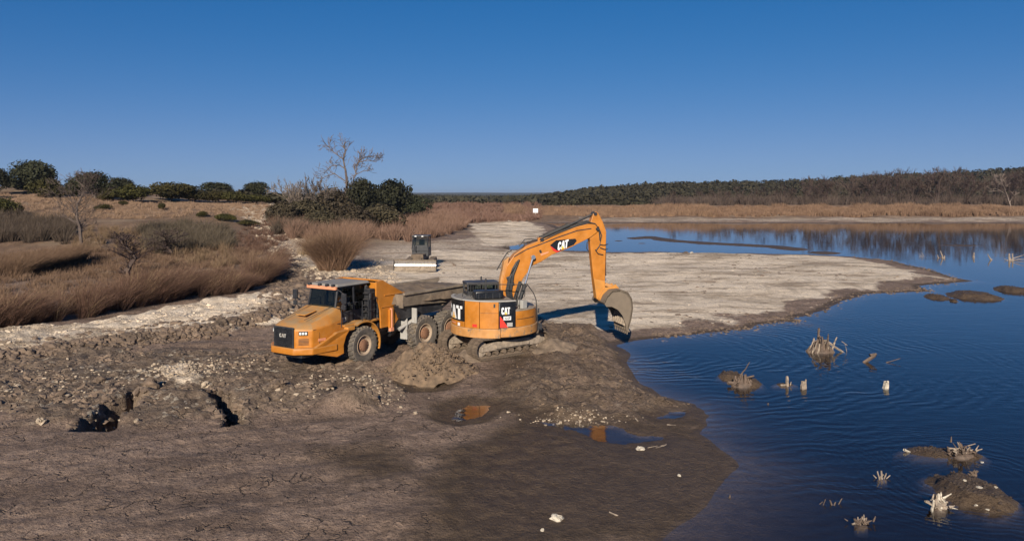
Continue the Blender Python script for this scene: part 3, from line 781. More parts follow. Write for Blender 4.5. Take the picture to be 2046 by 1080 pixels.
gb = G(664, 540)
big = empty('grass_clump', (gb.x, gb.y, gb.z), 0, 'big rounded straw coloured grass clump fanning out behind the dump truck cab', 'grass clump')
rr_ = np.stack([rng.normal(size=60) * .42, rng.normal(size=60) * .4, np.zeros(60)], 1)
V_, F_ = blades(rr_, 5.0 * rng.uniform(.5, 1.15, 60), (-.04, 0), '', None, 190, .012, .16, .65, jitter=.85)
mesh_np('blade_tuft', V_, F_, [m_straw], parent=big)
gb = G(630, 510)
big2 = empty('grass_clump', (gb.x, gb.y, gb.z), 0, 'smaller tawny grass clump touching the left of the big straw clump', 'grass clump')
rr_ = np.stack([rng.normal(size=30) * .6, rng.normal(size=30) * .5, np.zeros(30)], 1)
V_, F_ = blades(rr_, 2.3 * rng.uniform(.7, 1.15, 30), (0, 0), '', None, 80, .018, .4, .5, jitter=.7)
mesh_np('blade_tuft', V_, F_, [m_straw], parent=big2)

def scrub(name, pts, H, mat, nb, wid, label, spread=.5, curve=.3, jitter=.6, lean=(.05, 0)):
    o = grass(name, [blades(pts, H, lean, '', None, nb, wid, spread, curve, jitter=jitter)], [mat]); tag(o, label, 'scrub'); return o
p = scatter([(-80, 500), (0, 488), (130, 488), (150, 450), (60, 440), (-80, 440)], 170, None)
scrub('olive_scrub', p, 2.0 * rng.uniform(.6, 1.3, len(p)), m_olive, 85, .026, 'grey olive scrub behind the left grass clumps')
p = scatter([(290, 505), (380, 508), (466, 498), (460, 462), (380, 455), (280, 458)], 150, None)
scrub('olive_scrub', p, 2.0 * rng.uniform(.6, 1.2, len(p)), m_olive, 85, .026, 'grey green scrub between the leafless shrub and the stony path')
p = scatter([(120, 500), (290, 520), (470, 540), (460, 495), (300, 470), (190, 450)], 150, None)
scrub('rusty_scrub', p, 1.2 * rng.uniform(.5, 1.2, len(p)), m_rust, 60, .022, 'rusty brown brush around the slender bare tree')
p = scatter([(-200, 470), (60, 440), (520, 440), (540, 412), (280, 404), (0, 386), (-200, 385)], 2300, None)
scrub('dry_field_grass', p, .5 * rng.uniform(.5, 1.5, len(p)), m_pink, 26, .03, 'low pinkish dry grass over the left slope', spread=1.6)
p = scatter([(-160, 600), (60, 610), (300, 592), (520, 545), (520, 500), (300, 500), (100, 500), (-160, 520)], 1500, None)
scrub('dry_field_grass', p, .6 * rng.uniform(.5, 1.4, len(p)), m_rust, 30, .02, 'low brown grass behind the tall reddish band', spread=1.2)
# rusty scrub masses round the thicket and the far flat
p = np.concatenate([scatter([(745, 478), (820, 486), (900, 470), (932, 452), (900, 432), (820, 430), (745, 455)], 300, None), scatter([(570, 478), (690, 480), (735, 485), (740, 455), (640, 448), (540, 450)], 200, None)])
scrub('rusty_scrub', p, 2.6 * rng.uniform(.6, 1.15, len(p)), m_pink, 95, .03, 'pinkish brown leafless scrub in front and right of the thicket')
p = scatter([(540, 470), (600, 475), (740, 470), (720, 448), (560, 446)], 160, None)
scrub('olive_scrub', p, 2.8 * rng.uniform(.6, 1.1, len(p)), m_olive, 90, .034, 'olive brush at the foot of the thicket')
p = scatter([(830, 440), (930, 444), (1078, 440), (1084, 425), (1080, 412), (850, 410)], 1100, None)
scrub('rusty_scrub', p, 2.0 * rng.uniform(.6, 1.1, len(p)), m_pink, 50, .06, 'pinkish brown scrub flat reaching to the white sign')
p = scatter([(470, 520), (600, 470), (640, 450), (520, 440), (470, 470)], 160, None)
scrub('rusty_scrub', p, .8 * rng.uniform(.5, 1.3, len(p)), m_rust, 40, .03, 'low rusty brush left of the stony path', spread=1.2)
# reeds on the far bank
nre = 5200
x = rng.uniform(-2, 215, nre); y = rng.uniform(236, 256, nre) + 2 * (vnoise(x / 6, x * 0, 6) - .5)
p = np.stack([x, y, terrain(x, y) - .05], 1)
Hr = (1.05 + 1.0 * sstep(.45, .7, vnoise(x / 7, y / 30, 8))) * rng.uniform(.8, 1.2, nre)
o = grass('far_reed_bank', [blades(p, Hr, (0, 0), '', None, 22, .06, .7, .25, jitter=.3)], [m_reed]); tag(o, 'long bank of tawny reeds along the far shore below the woods', 'reeds')

# far woods: junipers beyond the levee, leafless trees along the right, wooded ridge
jf = []
for s in range(3):
    rg = np.random.default_rng(90 + s); root = empty('far_juniper', (0, 0, 0))
    C, D = crown_pts(420, lobes_for(6, 6, 4, 6, rg, base=.03), rg); C[:, 2] = np.maximum(C[:, 2], .2)
    V_, F_ = leaves(C, .48, D + np.array([0, 0, .3]), rg); mesh_np('crown', V_, F_, [m_jun2], parent=root)
    V_, F_ = tube_np([(0, 0, -.3), (0, 0, 2.2)], [.22, .1], 5); mesh_np('trunk', V_, F_, [m_bark], parent=root)
    jf.append(root)
usedj = set()
def place(pr, x, y, s, sz, label, group, cat='tree'):
    o = pr if pr.name not in usedj else copy_tree(pr); usedj.add(pr.name)
    o.location = (x, y, gz(x, y) - .15); o.scale = (s, s, sz); o.rotation_euler = (0, 0, random.uniform(0, 6.28)); tag(o, label, cat, group); return o
for i in range(78):
    px = random.uniform(842, 1330); y = random.uniform(278, 380); x = (px - 1023) / FPX * y
    place(jf[i % 3], x, y, random.uniform(.8, 1.5), random.uniform(.55, .95) * (1.0 if px < 1100 else 1.25), 'round juniper in the low green row beyond the pale levee track', 'junipers beyond the levee')
for i in range(22):
    px = random.uniform(-120, 560); y = random.uniform(160, 200); x = (px - 1023) / FPX * y
    place(jf[i % 3], x, y, random.uniform(.8, 1.3), random.uniform(.5, .8), 'juniper crest half hidden behind the left skyline trees', 'junipers behind the left rise')
bt = []
for s in range(5):
    rg = np.random.default_rng(140 + s); root = empty('leafless_tree', (0, 0, 0)); T = Acc()
    branches((0, 0, -.3), (rg.normal() * .08, 0, 1), 3.4, .17, 5, rg, T, up=.3, spread=.52, kids=(2, 4), n=4, minr=.030, seg=3, shrink=.70)
    T.build('trunk', [m_twig], root); fit(root); bt.append(root)
dims = {r.name: (r['h0'], r['w0']) for r in bt}
for r in bt:
    for k in ('h0', 'w0'): del r[k]
# (px, height of the top in px) of the row that shows above the ridge on the right
row = [(1345, 384), (1372, 380), (1400, 374), (1425, 378), (1452, 376), (1480, 372), (1505, 374), (1530, 368), (1555, 372), (1580, 366), (1602, 362), (1622, 356), (1640, 354),
       (1655, 358), (1680, 360), (1702, 356), (1718, 350), (1735, 347), (1752, 346), (1770, 352), (1790, 346), (1808, 340), (1822, 342), (1845, 352), (1868, 338), (1882, 336), (1900, 337),
       (1918, 342), (1940, 350), (1960, 352), (1985, 350), (2012, 342), (2035, 345), (2060, 346), (2090, 345), (2130, 340)]
for i, (px, tp_) in enumerate(row):
    for rep in range(3):
        pq = px + random.uniform(-16, 16); y = random.uniform(272, 282) if rep == 0 else random.uniform(284, 325)
        x = (pq - 1023) / FPX * y; base = gz(x, y); Ht = CAMZ - (tp_ - (7 if px > 1600 else 2) + (0 if rep == 0 else random.uniform(2, 26)) - HOR) / FPX * y - base
        pr = bt[(i * 2 + rep) % 5]; nm = [k for k in dims][(i * 2 + rep) % 5]; h0, w0 = dims[nm]
        s = Ht / h0
        place(pr, x, y, s * random.uniform(.9, 1.25), s, ('leafless tree in the front line of the dense row on the far right shore', 'grey brown leafless tree standing deeper in the wood behind the front line')[min(rep, 1)], ('leafless trees in the front line of the far right shore', 'leafless trees behind the front line on the far right shore')[min(rep, 1)])
pr = bt[2]; nm = list(dims)[2]
o = copy_tree(pr); x, y = (2020 - 1023) / FPX * 269, 269
o.location = (x, y, gz(x, y) - .1); s = 12.5 / dims[nm][0]; o.scale = (s * 1.1, s * 1.1, s)
tag(o, 'pale bleached leafless tree standing out at the right frame edge', 'tree'); o.pop('group', None)
for ch in o.children:
    ch.data = ch.data.copy(); ch.data.materials.clear(); ch.data.materials.append(m_bark2)
# brush under the leafless trees
x = rng.uniform(60, 200, 1600); y = rng.uniform(272, 330, 1600); k = (x / y) > .17; x, y = x[k], y[k]
p = np.stack([x, y, terrain(x, y)], 1)
scrub('understorey_brush', p, 5.5 * rng.uniform(.5, 1.15, len(p)), m_twig, 46, .07, 'dark tangled understorey under the leafless trees on the far shore', spread=.6, jitter=.5)
# the wood on the ridge, one mass
nt_ = 2600
y = np.exp(rng.uniform(math.log(335), math.log(900), nt_)); th = rng.uniform(.04, .95, nt_); x = th * y
sc_ = rng.uniform(.7, 1.35, nt_); zz_ = terrain(x, y)
nq = 44
C = np.repeat(np.stack([x, y, zz_], 1), nq, 0); D = rng.normal(size=(nt_ * nq, 3)); D[:, 2] = np.abs(D[:, 2]); D /= np.linalg.norm(D, axis=1, keepdims=True)
C = C + D * np.repeat(sc_, nq)[:, None] * np.array([3.4, 3.4, 4.2])
V_, F_ = leaves(C, .95, D + np.array([0, 0, .3]))
o = mesh_np('ridge_woodland', V_, F_, [m_jun2]); tag(o, 'dark green juniper wood covering the low ridge behind the far shore', 'woodland', kind='stuff')
# distant low wood belt on the flat horizon
nt_ = 2400
y = np.exp(rng.uniform(math.log(500), math.log(2200), nt_)); th = rng.uniform(-.75, .12, nt_); x = th * y; zz_ = terrain(x, y)
C = np.repeat(np.stack([x, y, zz_], 1), 14, 0); D = rng.normal(size=(nt_ * 14, 3)); D[:, 2] = np.abs(D[:, 2]); D /= np.linalg.norm(D, axis=1, keepdims=True)
C = C + D * np.array([5.5, 5.5, 3.6]); V_, F_ = leaves(C, 2.0, D)
o = mesh_np('distant_woodland', V_, F_, [m_jun2]); tag(o, 'flat distant belt of woodland on the horizon', 'woodland', kind='stuff')

# ================================================================== MACHINES
YEL = (0.47, 0.168, 0.016)
m_paint = simple('amber_machine_paint', YEL, .48, 0, .16, 2.5, dust=.75, dustcol=(0.36, 0.22, 0.095))
m_paintd = simple('dusty_amber_paint', (0.50, 0.21, 0.035), .6, 0, .12, 3, dust=.95, dustcol=(0.33, 0.22, 0.11), mud=.0)
m_skirt = simple('mud_splashed_paint', (0.50, 0.235, 0.07), .65, 0, .2, 2.5, dust=.95, dustcol=(0.36, 0.27, 0.17), mud=.18)
m_dark = simple('dark_machine_parts', (0.022, 0.023, 0.027), .5, 0, .3, 5, dust=.25)
m_black = simple('black_gloss_panel', (0.010, 0.011, 0.014), .3, 0, .2, 5, dust=.08)
m_rubber = simple('black_hose_rubber', (0.018, 0.018, 0.019), .6, 0, .3, 5, dust=.2)
m_tyre = simple('dusty_tyre_rubber', (0.115, 0.098, 0.082), .95, 0, .3, 6, .6, 25, dust=.3, dustcol=(0.24, 0.195, 0.145), mud=.25)
m_rim = simple('dusty_wheel_rim', (0.36, 0.27, 0.19), .8, 0, .15, 5, .3, 20, dust=.5, dustcol=(0.40, 0.32, 0.24))
m_hub = simple('rusty_hub', (0.25, 0.125, 0.07), .8, 0, .2, 5, .3, 20, dust=.3)
m_mudsteel = simple('mud_coated_steel', (0.245, 0.195, 0.145), .92, 0, .3, 2.2, .7, 14, mud=.3)
m_mudsteel2 = simple('streaked_dusty_steel', (0.21, 0.165, 0.12), .85, 0, .3, 2.2, .4, 14, mud=.2)
m_loadmud = simple('lake_bed_mud', (0.145, 0.105, 0.072), .95, 0, .35, 2.5, 1.0, 9)
m_track = simple('mud_packed_track', (0.16, 0.118, 0.083), .95, 0, .4, 4, .9, 20)
m_trackl = simple('pale_mud_frame', (0.30, 0.24, 0.18), .95, 0, .35, 4, .8, 20)
m_steel = simple('highlight_steel', (0.62, 0.60, 0.58), .28, .9, .08, 3)  # bright metal for the highlight strip on the bulldozer blade
m_chrome = simple('hydraulic_rod_steel', (0.75, 0.74, 0.72), .2, .9, .05, 3)
m_white = simple('white_decal_print', (0.80, 0.80, 0.79), .5, 0, .03, 3)
m_red = simple('red_decal_print', (0.62, 0.035, 0.02), .5, 0, .05, 3)
m_ydec = simple('yellow_decal_print', (0.85, 0.46, 0.02), .5, 0, .05, 3)
m_grey = simple('grey_cab_roof', (0.20, 0.195, 0.185), .7, 0, .15, 3, dust=.5)
m_greyp = simple('pale_grey_flap', (0.37, 0.355, 0.325), .8, 0, .12, 2, dust=.3, mud=.15)
m_visor = simple('faded_orange_visor', (0.66, 0.27, 0.14), .6, 0, .1, 3, dust=.2)
m_shell = simple('bucket_steel', (0.185, 0.145, 0.105), .75, .15, .15, 2.4, .3, 12, mud=.12)
m_lens = simple('headlamp_lens', (0.75, 0.75, 0.72), .15, 0, .1, 20)
m_gl = bpy.data.materials.new('cab_glass'); m_gl.use_nodes = True
nt = m_gl.node_tree
for n in list(nt.nodes): nt.nodes.remove(n)
o_ = nd(nt, 'ShaderNodeOutputMaterial'); g1 = nd(nt, 'ShaderNodeBsdfGlossy'); g1.inputs['Roughness'].default_value = .03
t1 = nd(nt, 'ShaderNodeBsdfTransparent'); t1.inputs['Color'].default_value = (.34, .40, .37, 1)
f1 = nd(nt, 'ShaderNodeFresnel'); f1.inputs['IOR'].default_value = 1.5; mx_ = nd(nt, 'ShaderNodeMixShader')
lk(nt, f1.outputs[0], mx_.inputs[0]); lk(nt, t1.outputs[0], mx_.inputs[1]); lk(nt, g1.outputs[0], mx_.inputs[2]); lk(nt, mx_.outputs[0], o_.inputs['Surface'])

class MB:
    def __init__(s): s.v = []; s.f = []; s.m = []
    def _add(s, v, f, mi=0):
        k = len(s.v); s.v += [tuple(p) for p in v]; s.f += [tuple(i + k for i in q) for q in f]; s.m += [mi] * len(f); return s
    def box(s, c, d, rot=None, mi=0):
        v = [Vector((x * d[0] / 2, y * d[1] / 2, z * d[2] / 2)) for x in (-1, 1) for y in (-1, 1) for z in (-1, 1)]
        if rot is not None: v = [rot @ p for p in v]
        v = [p + Vector(c) for p in v]
        return s._add(v, [(0, 1, 3, 2), (4, 6, 7, 5), (0, 4, 5, 1), (2, 3, 7, 6), (0, 2, 6, 4), (1, 5, 7, 3)], mi)
    def bar(s, a, b, w, h=None, mi=0):
        a, b = Vector(a), Vector(b); d = b - a
        q = d.to_track_quat('X', 'Z').to_matrix()
        return s.box((a + b) / 2, (d.length, w, h or w), q, mi)
    def prism(s, poly, y0, y1, mi=0, y0b=None, y1b=None):
        """polygon in (x,z) swept along y; y0b/y1b = optional per-vertex y values"""
        n = len(poly)
        a = [(p[0], (y0b[i] if y0b else y0), p[1]) for i, p in enumerate(poly)]
        b = [(p[0], (y1b[i] if y1b else y1), p[1]) for i, p in enumerate(poly)]
        f = [(i, (i + 1) % n, n + (i + 1) % n, n + i) for i in range(n)] + [tuple(range(n - 1, -1, -1)), tuple(range(n, 2 * n))]
        return s._add(a + b, f, mi)
    def plan(s, poly, z0, z1, mi=0, scale_top=None):
        n = len(poly); top = scale_top or poly
        a = [(p[0], p[1], z0) for p in poly]; b = [(p[0], p[1], z1) for p in top]
        f = [(i, (i + 1) % n, n + (i + 1) % n, n + i) for i in range(n)] + [tuple(range(n - 1, -1, -1)), tuple(range(n, 2 * n))]
        return s._add(a + b, f, mi)
    def tube(s, pts, r, n=8, mi=0):
        rr = r if isinstance(r, (list, tuple)) else [r] * len(pts)
        V, F = tube_np(pts, rr, n); k = len(V)
        s._add(V, [tuple(q) for q in F], mi)
        s.f.append(tuple(range(len(s.v) - k, len(s.v) - k + n))); s.m.append(mi)
        s.f.append(tuple(range(len(s.v) - 1, len(s.v) - n - 1, -1))); s.m.append(mi); return s
    def lathe(s, prof, n=40, mi=0, axis='y', c=(0, 0, 0), a0=0, a1=2 * math.pi):
        """profile (radius, offset along the axis)"""
        m = len(prof); full = abs(a1 - a0 - 2 * math.pi) < 1e-6; N = n if full else n + 1
        v = []
        for i in range(N):
            t = a0 + (a1 - a0) * i / n
            for r, o in prof:
                if axis == 'y': v.append((c[0] + r * math.cos(t), c[1] + o, c[2] + r * math.sin(t)))
                else: v.append((c[0] + r * math.cos(t), c[1] + r * math.sin(t), c[2] + o))
        f = []
        for i in range(n):
            j = (i + 1) % N
            for q in range(m - 1): f.append((i * m + q, i * m + q + 1, j * m + q + 1, j * m + q))
        return s._add(v, f, mi)
    def arcwall(s, R0, R1, a0, a1, z0, z1, n=14, mi=0):
        v = []
        for i in range(n + 1):
            t = a0 + (a1 - a0) * i / n
            for r, z in ((R0, z0), (R1, z0), (R1, z1), (R0, z1)): v.append((r * math.cos(t), r * math.sin(t), z))
        f = [(0, 1, 2, 3), (n * 4 + 3, n * 4 + 2, n * 4 + 1, n * 4)]
        for i in range(n):
            for q in range(4): f.append((i * 4 + q, (i + 1) * 4 + q, (i + 1) * 4 + (q + 1) % 4, i * 4 + (q + 1) % 4))
        return s._add(v, f, mi)
    def build(s, name, mats, parent=None, bevel=0, smooth=False, loc=None, mat=None, label=None):
        if not isinstance(mats, (list, tuple)): mats = [mats]
        me = bpy.data.meshes.new(name); me.from_pydata(s.v, [], s.f)
        for m in mats: me.materials.append(m)
        me.polygons.foreach_set('material_index', s.m); me.update()
        import bmesh
        bm = bmesh.new(); bm.from_mesh(me); bmesh.ops.recalc_face_normals(bm, faces=bm.faces); bm.to_mesh(me); bm.free()
        o = bpy.data.objects.new(name, me); COL.objects.link(o); o.parent = parent
        if loc is not None: o.location = loc
        if mat is not None: o.matrix_local = mat
        if smooth: 
            me.polygons.foreach_set('use_smooth', [True] * len(me.polygons)); me.set_sharp_from_angle(angle=R(38))
        if bevel:
            bv = o.modifiers.new('bevel', 'BEVEL'); bv.width = bevel; bv.segments = 2; bv.limit_method = 'ANGLE'; bv.angle_limit = R(35)
        if label: o['label'] = label
        return o

# ---- lettering: outlines laid on a surface by a mapping (u across, v up) -> point
GLY = {
 'C': [[(0.62, .72), (.62, .80), (.46, 1.0), (.16, 1.0), (0, .82), (0, .18), (.16, 0), (.46, 0), (.62, .2), (.62, .34), (.38, .34), (.38, .24), (.24, .24), (.24, .76), (.38, .76), (.38, .66), (.62, .66)]],
 'A': [[(0, 0), (.22, 1.0), (.52, 1.0), (.76, 0), (.52, 0), (.46, .24), (.29, .24), (.24, 0)]],
 'T': [[(.20, 0), (.46, 0), (.46, .78), (.66, .78), (.66, 1.0), (0, 1.0), (0, .78), (.20, .78)]],
}
from mathutils.geometry import tessellate_polygon
def glyphs(name, items, fn, mat, parent, sub=3):
    """items: list of polygons in (u,v); fn maps to 3-D"""
    V = []; F = []
    for poly in items:
        k = len(V); V += [fn(u, v) for u, v in poly]
        for t in tessellate_polygon([[Vector((u, v, 0)) for u, v in poly]]): F.append(tuple(k + i for i in t))
    me = bpy.data.meshes.new(name); me.from_pydata([tuple(p) for p in V], [], F); me.materials.append(mat); me.update()
    o = bpy.data.objects.new(name, me); COL.objects.link(o); o.parent = parent
    return o
def cat_logo(fn, parent, tilt=0.0, tri=True, mat=None):
    polys = []; x = 0
    for ch in 'CAT':
        for p in GLY[ch]: polys.append([(x + a + tilt * b_, b_) for a, b_ in p])
        x += {'C': .66, 'A': .72, 'T': .66}[ch]
    W = x
    f2 = lambda u, v: fn(u / W, v, 0)
    glyphs('lettering', polys, f2, mat or m_white, parent)
    if tri: glyphs('triangle_mark', [[(.74, 0.0), (1.02, .52), (1.32, 0.0)]], lambda u, v: fn(u / W, v, .004), m_ydec, parent)
def text_mesh(txt, fn, parent, mat, name='lettering'):
    cu = bpy.data.curves.new('t', 'FONT'); cu.body = txt; cu.size = 1.0; cu.offset = .02; cu.resolution_u = 2
    ob = bpy.data.objects.new('t', cu); COL.objects.link(ob); bpy.context.view_layer.update()
    me = bpy.data.meshes.new_from_object(ob.evaluated_get(bpy.context.evaluated_depsgraph_get()))
    bpy.data.objects.remove(ob)
    xs = [v.co.x for v in me.vertices]; ys = [v.co.y for v in me.vertices]
    for v in me.vertices: v.co = fn((v.co.x - min(xs)) / (max(xs) - min(xs)), (v.co.y - min(ys)) / (max(ys) - min(ys)), 0)
    me.materials.clear(); me.materials.append(mat)
    o = bpy.data.objects.new(name, me); COL.objects.link(o); o.parent = parent; return o

# ------------------------------------------------------------------ dump truck
def wheel(parent, x, y, z, mat=None, r=.82, w=.62, side=1, steer=0):
    tm = MB()
    prof = [(.46 * r / .82, -w * .42), (.60 * r / .82, -w * .5), (.74 * r / .82, -w * .5), (r * .965, -w * .42), (r * .975, 0), (r * .965, w * .42), (.74 * r / .82, w * .5), (.60 * r / .82, w * .5), (.46 * r / .82, w * .42)]
    tm.lathe(prof, 44)
    for i in range(26):                        # tread lugs, a chevron half each side
        for s_ in (-1, 1):
            t = 2 * math.pi * (i + .5 * (s_ > 0)) / 26
            rot = Matrix.Rotation(-t, 3, 'Y') @ Matrix.Rotation(.35 * s_, 3, 'X')
            tm.box((r * .965 * math.cos(t), s_ * w * .24, r * .965 * math.sin(t)), (.10, w * .46, .085), rot)
    M = Matrix.Translation((x, y, z)) @ Matrix.Rotation(random.uniform(0, 6), 4, 'Y')
    if mat is not None: M = mat @ M
    wt = empty('wheel', (0, 0, 0)); wt.parent = parent; wt.matrix_local = M
    tm.build('tyre', m_tyre, wt, smooth=True)
    rm = MB(); s = side
    rm.lathe([(.47, s * w * .40), (.44, s * w * .44), (.40, s * w * .40), (.36, s * w * .22), (.20, s * w * .22)], 32)
    rm.lathe([(.47, -s * w * .40), (.36, -s * w * .2), (.01, -s * w * .2)], 20)
    rm.build('rim', m_rim, wt, smooth=True)
    hb = MB(); hb.lathe([(.27, s * w * .225), (.26, s * w * .34), (.20, s * w * .40), (.01, s * w * .42)], 24)
    for i in range(12):
        t = 2 * math.pi * i / 12; hb.box((.235 * math.cos(t), s * w * .36, .235 * math.sin(t)), (.035, .05, .035))
    hb.build('hub', m_hub, wt, smooth=True)
    return wt

TD = R(32)                                    # rearward direction of the tractor, clockwise from +Y
fwd = Vector((-math.sin(TD), -math.cos(TD), 0))
wl = Vector((-6.78, 33.5, 0))                 # near front wheel
lft = Vector((-fwd.y, fwd.x, 0))
tc = wl - lft * 1.18
truck = empty('dump_truck', (tc.x, tc.y, 0.0), math.atan2(fwd.y, fwd.x), 'amber articulated six wheeled dump truck with dusty bonnet, cab glass and mud coated dump body', 'dump truck')
TK = truck
# bonnet
hd = MB()
nose = [(2.86, -.62), (2.86, .62), (2.42, 1.16), (1.55, 1.30), (.75, 1.12), (.75, -1.12), (1.55, -1.30), (2.42, -1.16)]
top = [(2.62, -.56), (2.62, .56), (2.26, .90), (1.45, .98), (.75, .95), (.75, -.95), (1.45, -.98), (2.26, -.90)]
n = len(nose)
zt = [2.05, 2.05, 2.10, 2.38, 2.62, 2.62, 2.38, 2.10]; zm = [1.9, 1.9, 1.86, 2.0, 2.1, 2.1, 2.0, 1.86]
v = [(p[0], p[1], 1.10) for p in nose] + [(p[0], p[1], zm[i]) for i, p in enumerate(nose)] + [(p[0], p[1], zt[i]) for i, p in enumerate(top)]
f = [tuple(range(n - 1, -1, -1))]
for lv in (0, 1):
    for i in range(n): f.append((lv * n + i, lv * n + (i + 1) % n, (lv + 1) * n + (i + 1) % n, (lv + 1) * n + i))
f += [(16, 17, 18, 23), (23, 18, 19, 22), (22, 19, 20, 21)]
hd._add(v, f); hd.m[-3:] = [1, 1, 1]; hd.m[9:17] = [1, 1, 0, 1, 1, 1, 0, 1]; hd.build('bonnet', [m_paint, m_paintd], TK, bevel=.05, smooth=True)
hp = MB(); hp.box((1.75, .0, 2.41), (.62, .56, .05), Matrix.Rotation(.2, 3, 'Y')); hp.build('bonnet_vent', m_paintd, TK, bevel=.015)
sm_ = MB()
for s in (-1, 1):
    sm_.bar((2.40, s * 1.172, 1.86), (.8, s * 1.215, 1.95), .012, .02); sm_.bar((2.10, s * 1.225, 1.2), (2.10, s * 1.2, 1.85), .012, .014)
    sm_.bar((2.36, s * .60, 2.225), (.78, s * .62, 2.64), .03, .01)
sm_.build('bonnet_seam', m_dark, TK)
gr = MB(); gr.box((2.885, 0, 1.54), (.06, 1.20, .90)); gr.build('grille_surround', m_dark, TK, bevel=.03)
gg = MB()
for i in range(15): gg.box((2.925, 0, 1.16 + i * .053), (.03, 1.02, .022))
gg.build('grille', m_black, TK)
cat_logo(lambda u, v, h: (2.943 + h, -.2 + u * .40, 1.55 + v * .15), TK, tri=False, mat=m_greyp)
for s in (-1, 1):
    a = Vector((2.86, s * .62, 0)); b_ = Vector((2.42, s * 1.16, 0)); dd = (b_ - a).normalized(); q = Matrix.Rotation(math.atan2(dd.y, dd.x), 3, 'Z')
    nv = Vector((.775, s * .63, 0))
    h = MB(); c = a.lerp(b_, .48) + nv * .0 + Vector((0, 0, 1.74)); h.box(c, (.36, .05, .17), q); h.build('headlight', m_black, TK, bevel=.01)
    h = MB()
    for k in (-.11, 0.0, .11): h.box(c + dd * k + nv * .03, (.085, .03, .10), q)
    h.build('headlight_lens', m_lens, TK, bevel=.008)
    h = MB()
    for k in range(5): h.box(a.lerp(b_, .5) + Vector((0, 0, 1.28 + k * .055)), (.40, .04, .022), q)
    h.build('side_vent', m_dark, TK)
    h = MB(); h.box((2.0, s * 1.245, 1.42), (.36, .012, .11), Matrix.Rotation(s * -.16, 3, 'Z')); h.build('oval_badge', m_visor, TK, bevel=.04)
bp_ = MB()
bo = [(2.98, -.66), (2.98, .66), (2.50, 1.28), (1.35, 1.46), (1.35, -1.46), (2.50, -1.28)]
bp_.plan(bo, .86, 1.14); bp_.build('bumper', m_paint, TK, bevel=.04, smooth=True)
for s in (-1, 1):
    ap = MB()
    ap.prism([(2.46, .88), (1.35, .58), (.98, .66), (1.0, 1.0), (.86, 1.38), (.62, 1.66), (1.35, 1.62), (2.46, 1.10)], 0, 0, y0b=[s * q_ for q_ in (1.25, 1.44, 1.45, 1.45, 1.45, 1.45, 1.45, 1.28)], y1b=[s * q_ for q_ in (1.0, 1.2, 1.2, 1.2, 1.2, 1.2, 1.2, 1.0)])
    ap.build('front_fender', m_paint, TK, bevel=.03)
    ar = MB()
    ar.lathe([(1.0, -.03), (1.05, -.03), (1.05, .52), (1.0, .52), (1.0, -.03)], 18, c=(0, s * 1.18 - .26, .84), a0=R(-4), a1=R(128)) if False else None
    ar.lathe([(.99, -.30), (1.04, -.30), (1.04, .30), (.99, .30), (.99, -.30)], 16, c=(0, s * 1.17, .84), a0=R(62), a1=R(200))
    ar.build('wheel_arch', m_paintd, TK, smooth=True)
pl_ = MB(); pl_.box((-.25, 0, 1.78), (2.1, 2.5, .10)); pl_.box((.55, 0, 1.66), (.4, 2.86, .16)); pl_.build('deck', m_paintd, TK, bevel=.02)
ch = MB(); ch.box((-.3, 0, 1.05), (5.2, .9, .6)); ch.box((0, 0, .82), (.4, 2.0, .35)); ch.box((1.9, 0, .85), (1.6, 1.7, .3)); ch.build('chassis', m_dark, TK, bevel=.03)
# cab
cb_ = MB()
X0, X1, W_, ZB, ZT = .95, -.98, .84, 2.30, 3.42
post = [((X0, s * W_, ZB), (X0 - .22, s * (W_ - .06), ZT)) for s in (-1, 1)] + [((X1, s * W_, ZB), (X1 + .05, s * (W_ - .06), ZT)) for s in (-1, 1)] + [((-.15, s * W_, ZB), (-.15, s * (W_ - .06), ZT)) for s in (-1, 1)]
for a, b_ in post: cb_.bar(a, b_, .075)
for s in (-1, 1): cb_.bar((X0, s * W_, ZB), (X1, s * W_, ZB), .07); cb_.bar((X0 - .22, s * (W_ - .06), ZT), (X1, s * (W_ - .06), ZT), .07)
for x in (X0, X1): cb_.bar((x, -W_, ZB), (x, W_, ZB), .07)
cb_.box((-.02, 0, 2.04), (1.9, 1.66, .5)); cb_.build('cab_frame', m_dark, TK, bevel=.01)
def pane(name, pts, mat=m_gl, parent=TK):
    me = bpy.data.meshes.new(name); me.from_pydata(pts, [], [(0, 1, 2, 3)]); me.materials.append(mat); me.update()
    o = bpy.data.objects.new(name, me); COL.objects.link(o); o.parent = parent; return o
pane('windscreen', [(X0 + .01, -W_ + .05, ZB + .03), (X0 + .01, W_ - .05, ZB + .03), (X0 - .2, W_ - .1, ZT - .03), (X0 - .2, -W_ + .1, ZT - .03)])
for s in (-1, 1):
    pane('side_window', [(X0 - .06, s * (W_ - .005), ZB + .03), (-.12, s * (W_ - .005), ZB + .03), (-.12, s * (W_ - .06), ZT - .03), (X0 - .26, s * (W_ - .06), ZT - .03)])
    pane('door_window', [(-.18, s * (W_ - .005), ZB + .03), (X1 + .06, s * (W_ - .005), ZB + .03), (X1 + .08, s * (W_ - .06), ZT - .03), (-.18, s * (W_ - .06), ZT - .03)])
pane('rear_window', [(X1 - .01, -W_ + .06, ZB + .3), (X1 - .01, W_ - .06, ZB + .3), (X1 + .03, W_ - .1, ZT - .04), (X1 + .03, -W_ + .1, ZT - .04)])
dr = MB(); dr.box((.36, .855, 1.98), (.85, .04, .58)); dr.box((-.55, .855, 1.98), (.78, .04, .62)); dr.box((.36, -.855, 1.98), (.85, .04, .58)); dr.build('cab_door', m_dark, TK, bevel=.015)
sg = MB(); sg.box((.52, .885, 1.98), (.34, .012, .2)); sg.build('door_sign', m_greyp, TK)
text_mesh('EJ', lambda u, v, h: (.66 - u * .26, .895, 1.92 + v * .12), TK, m_dark)
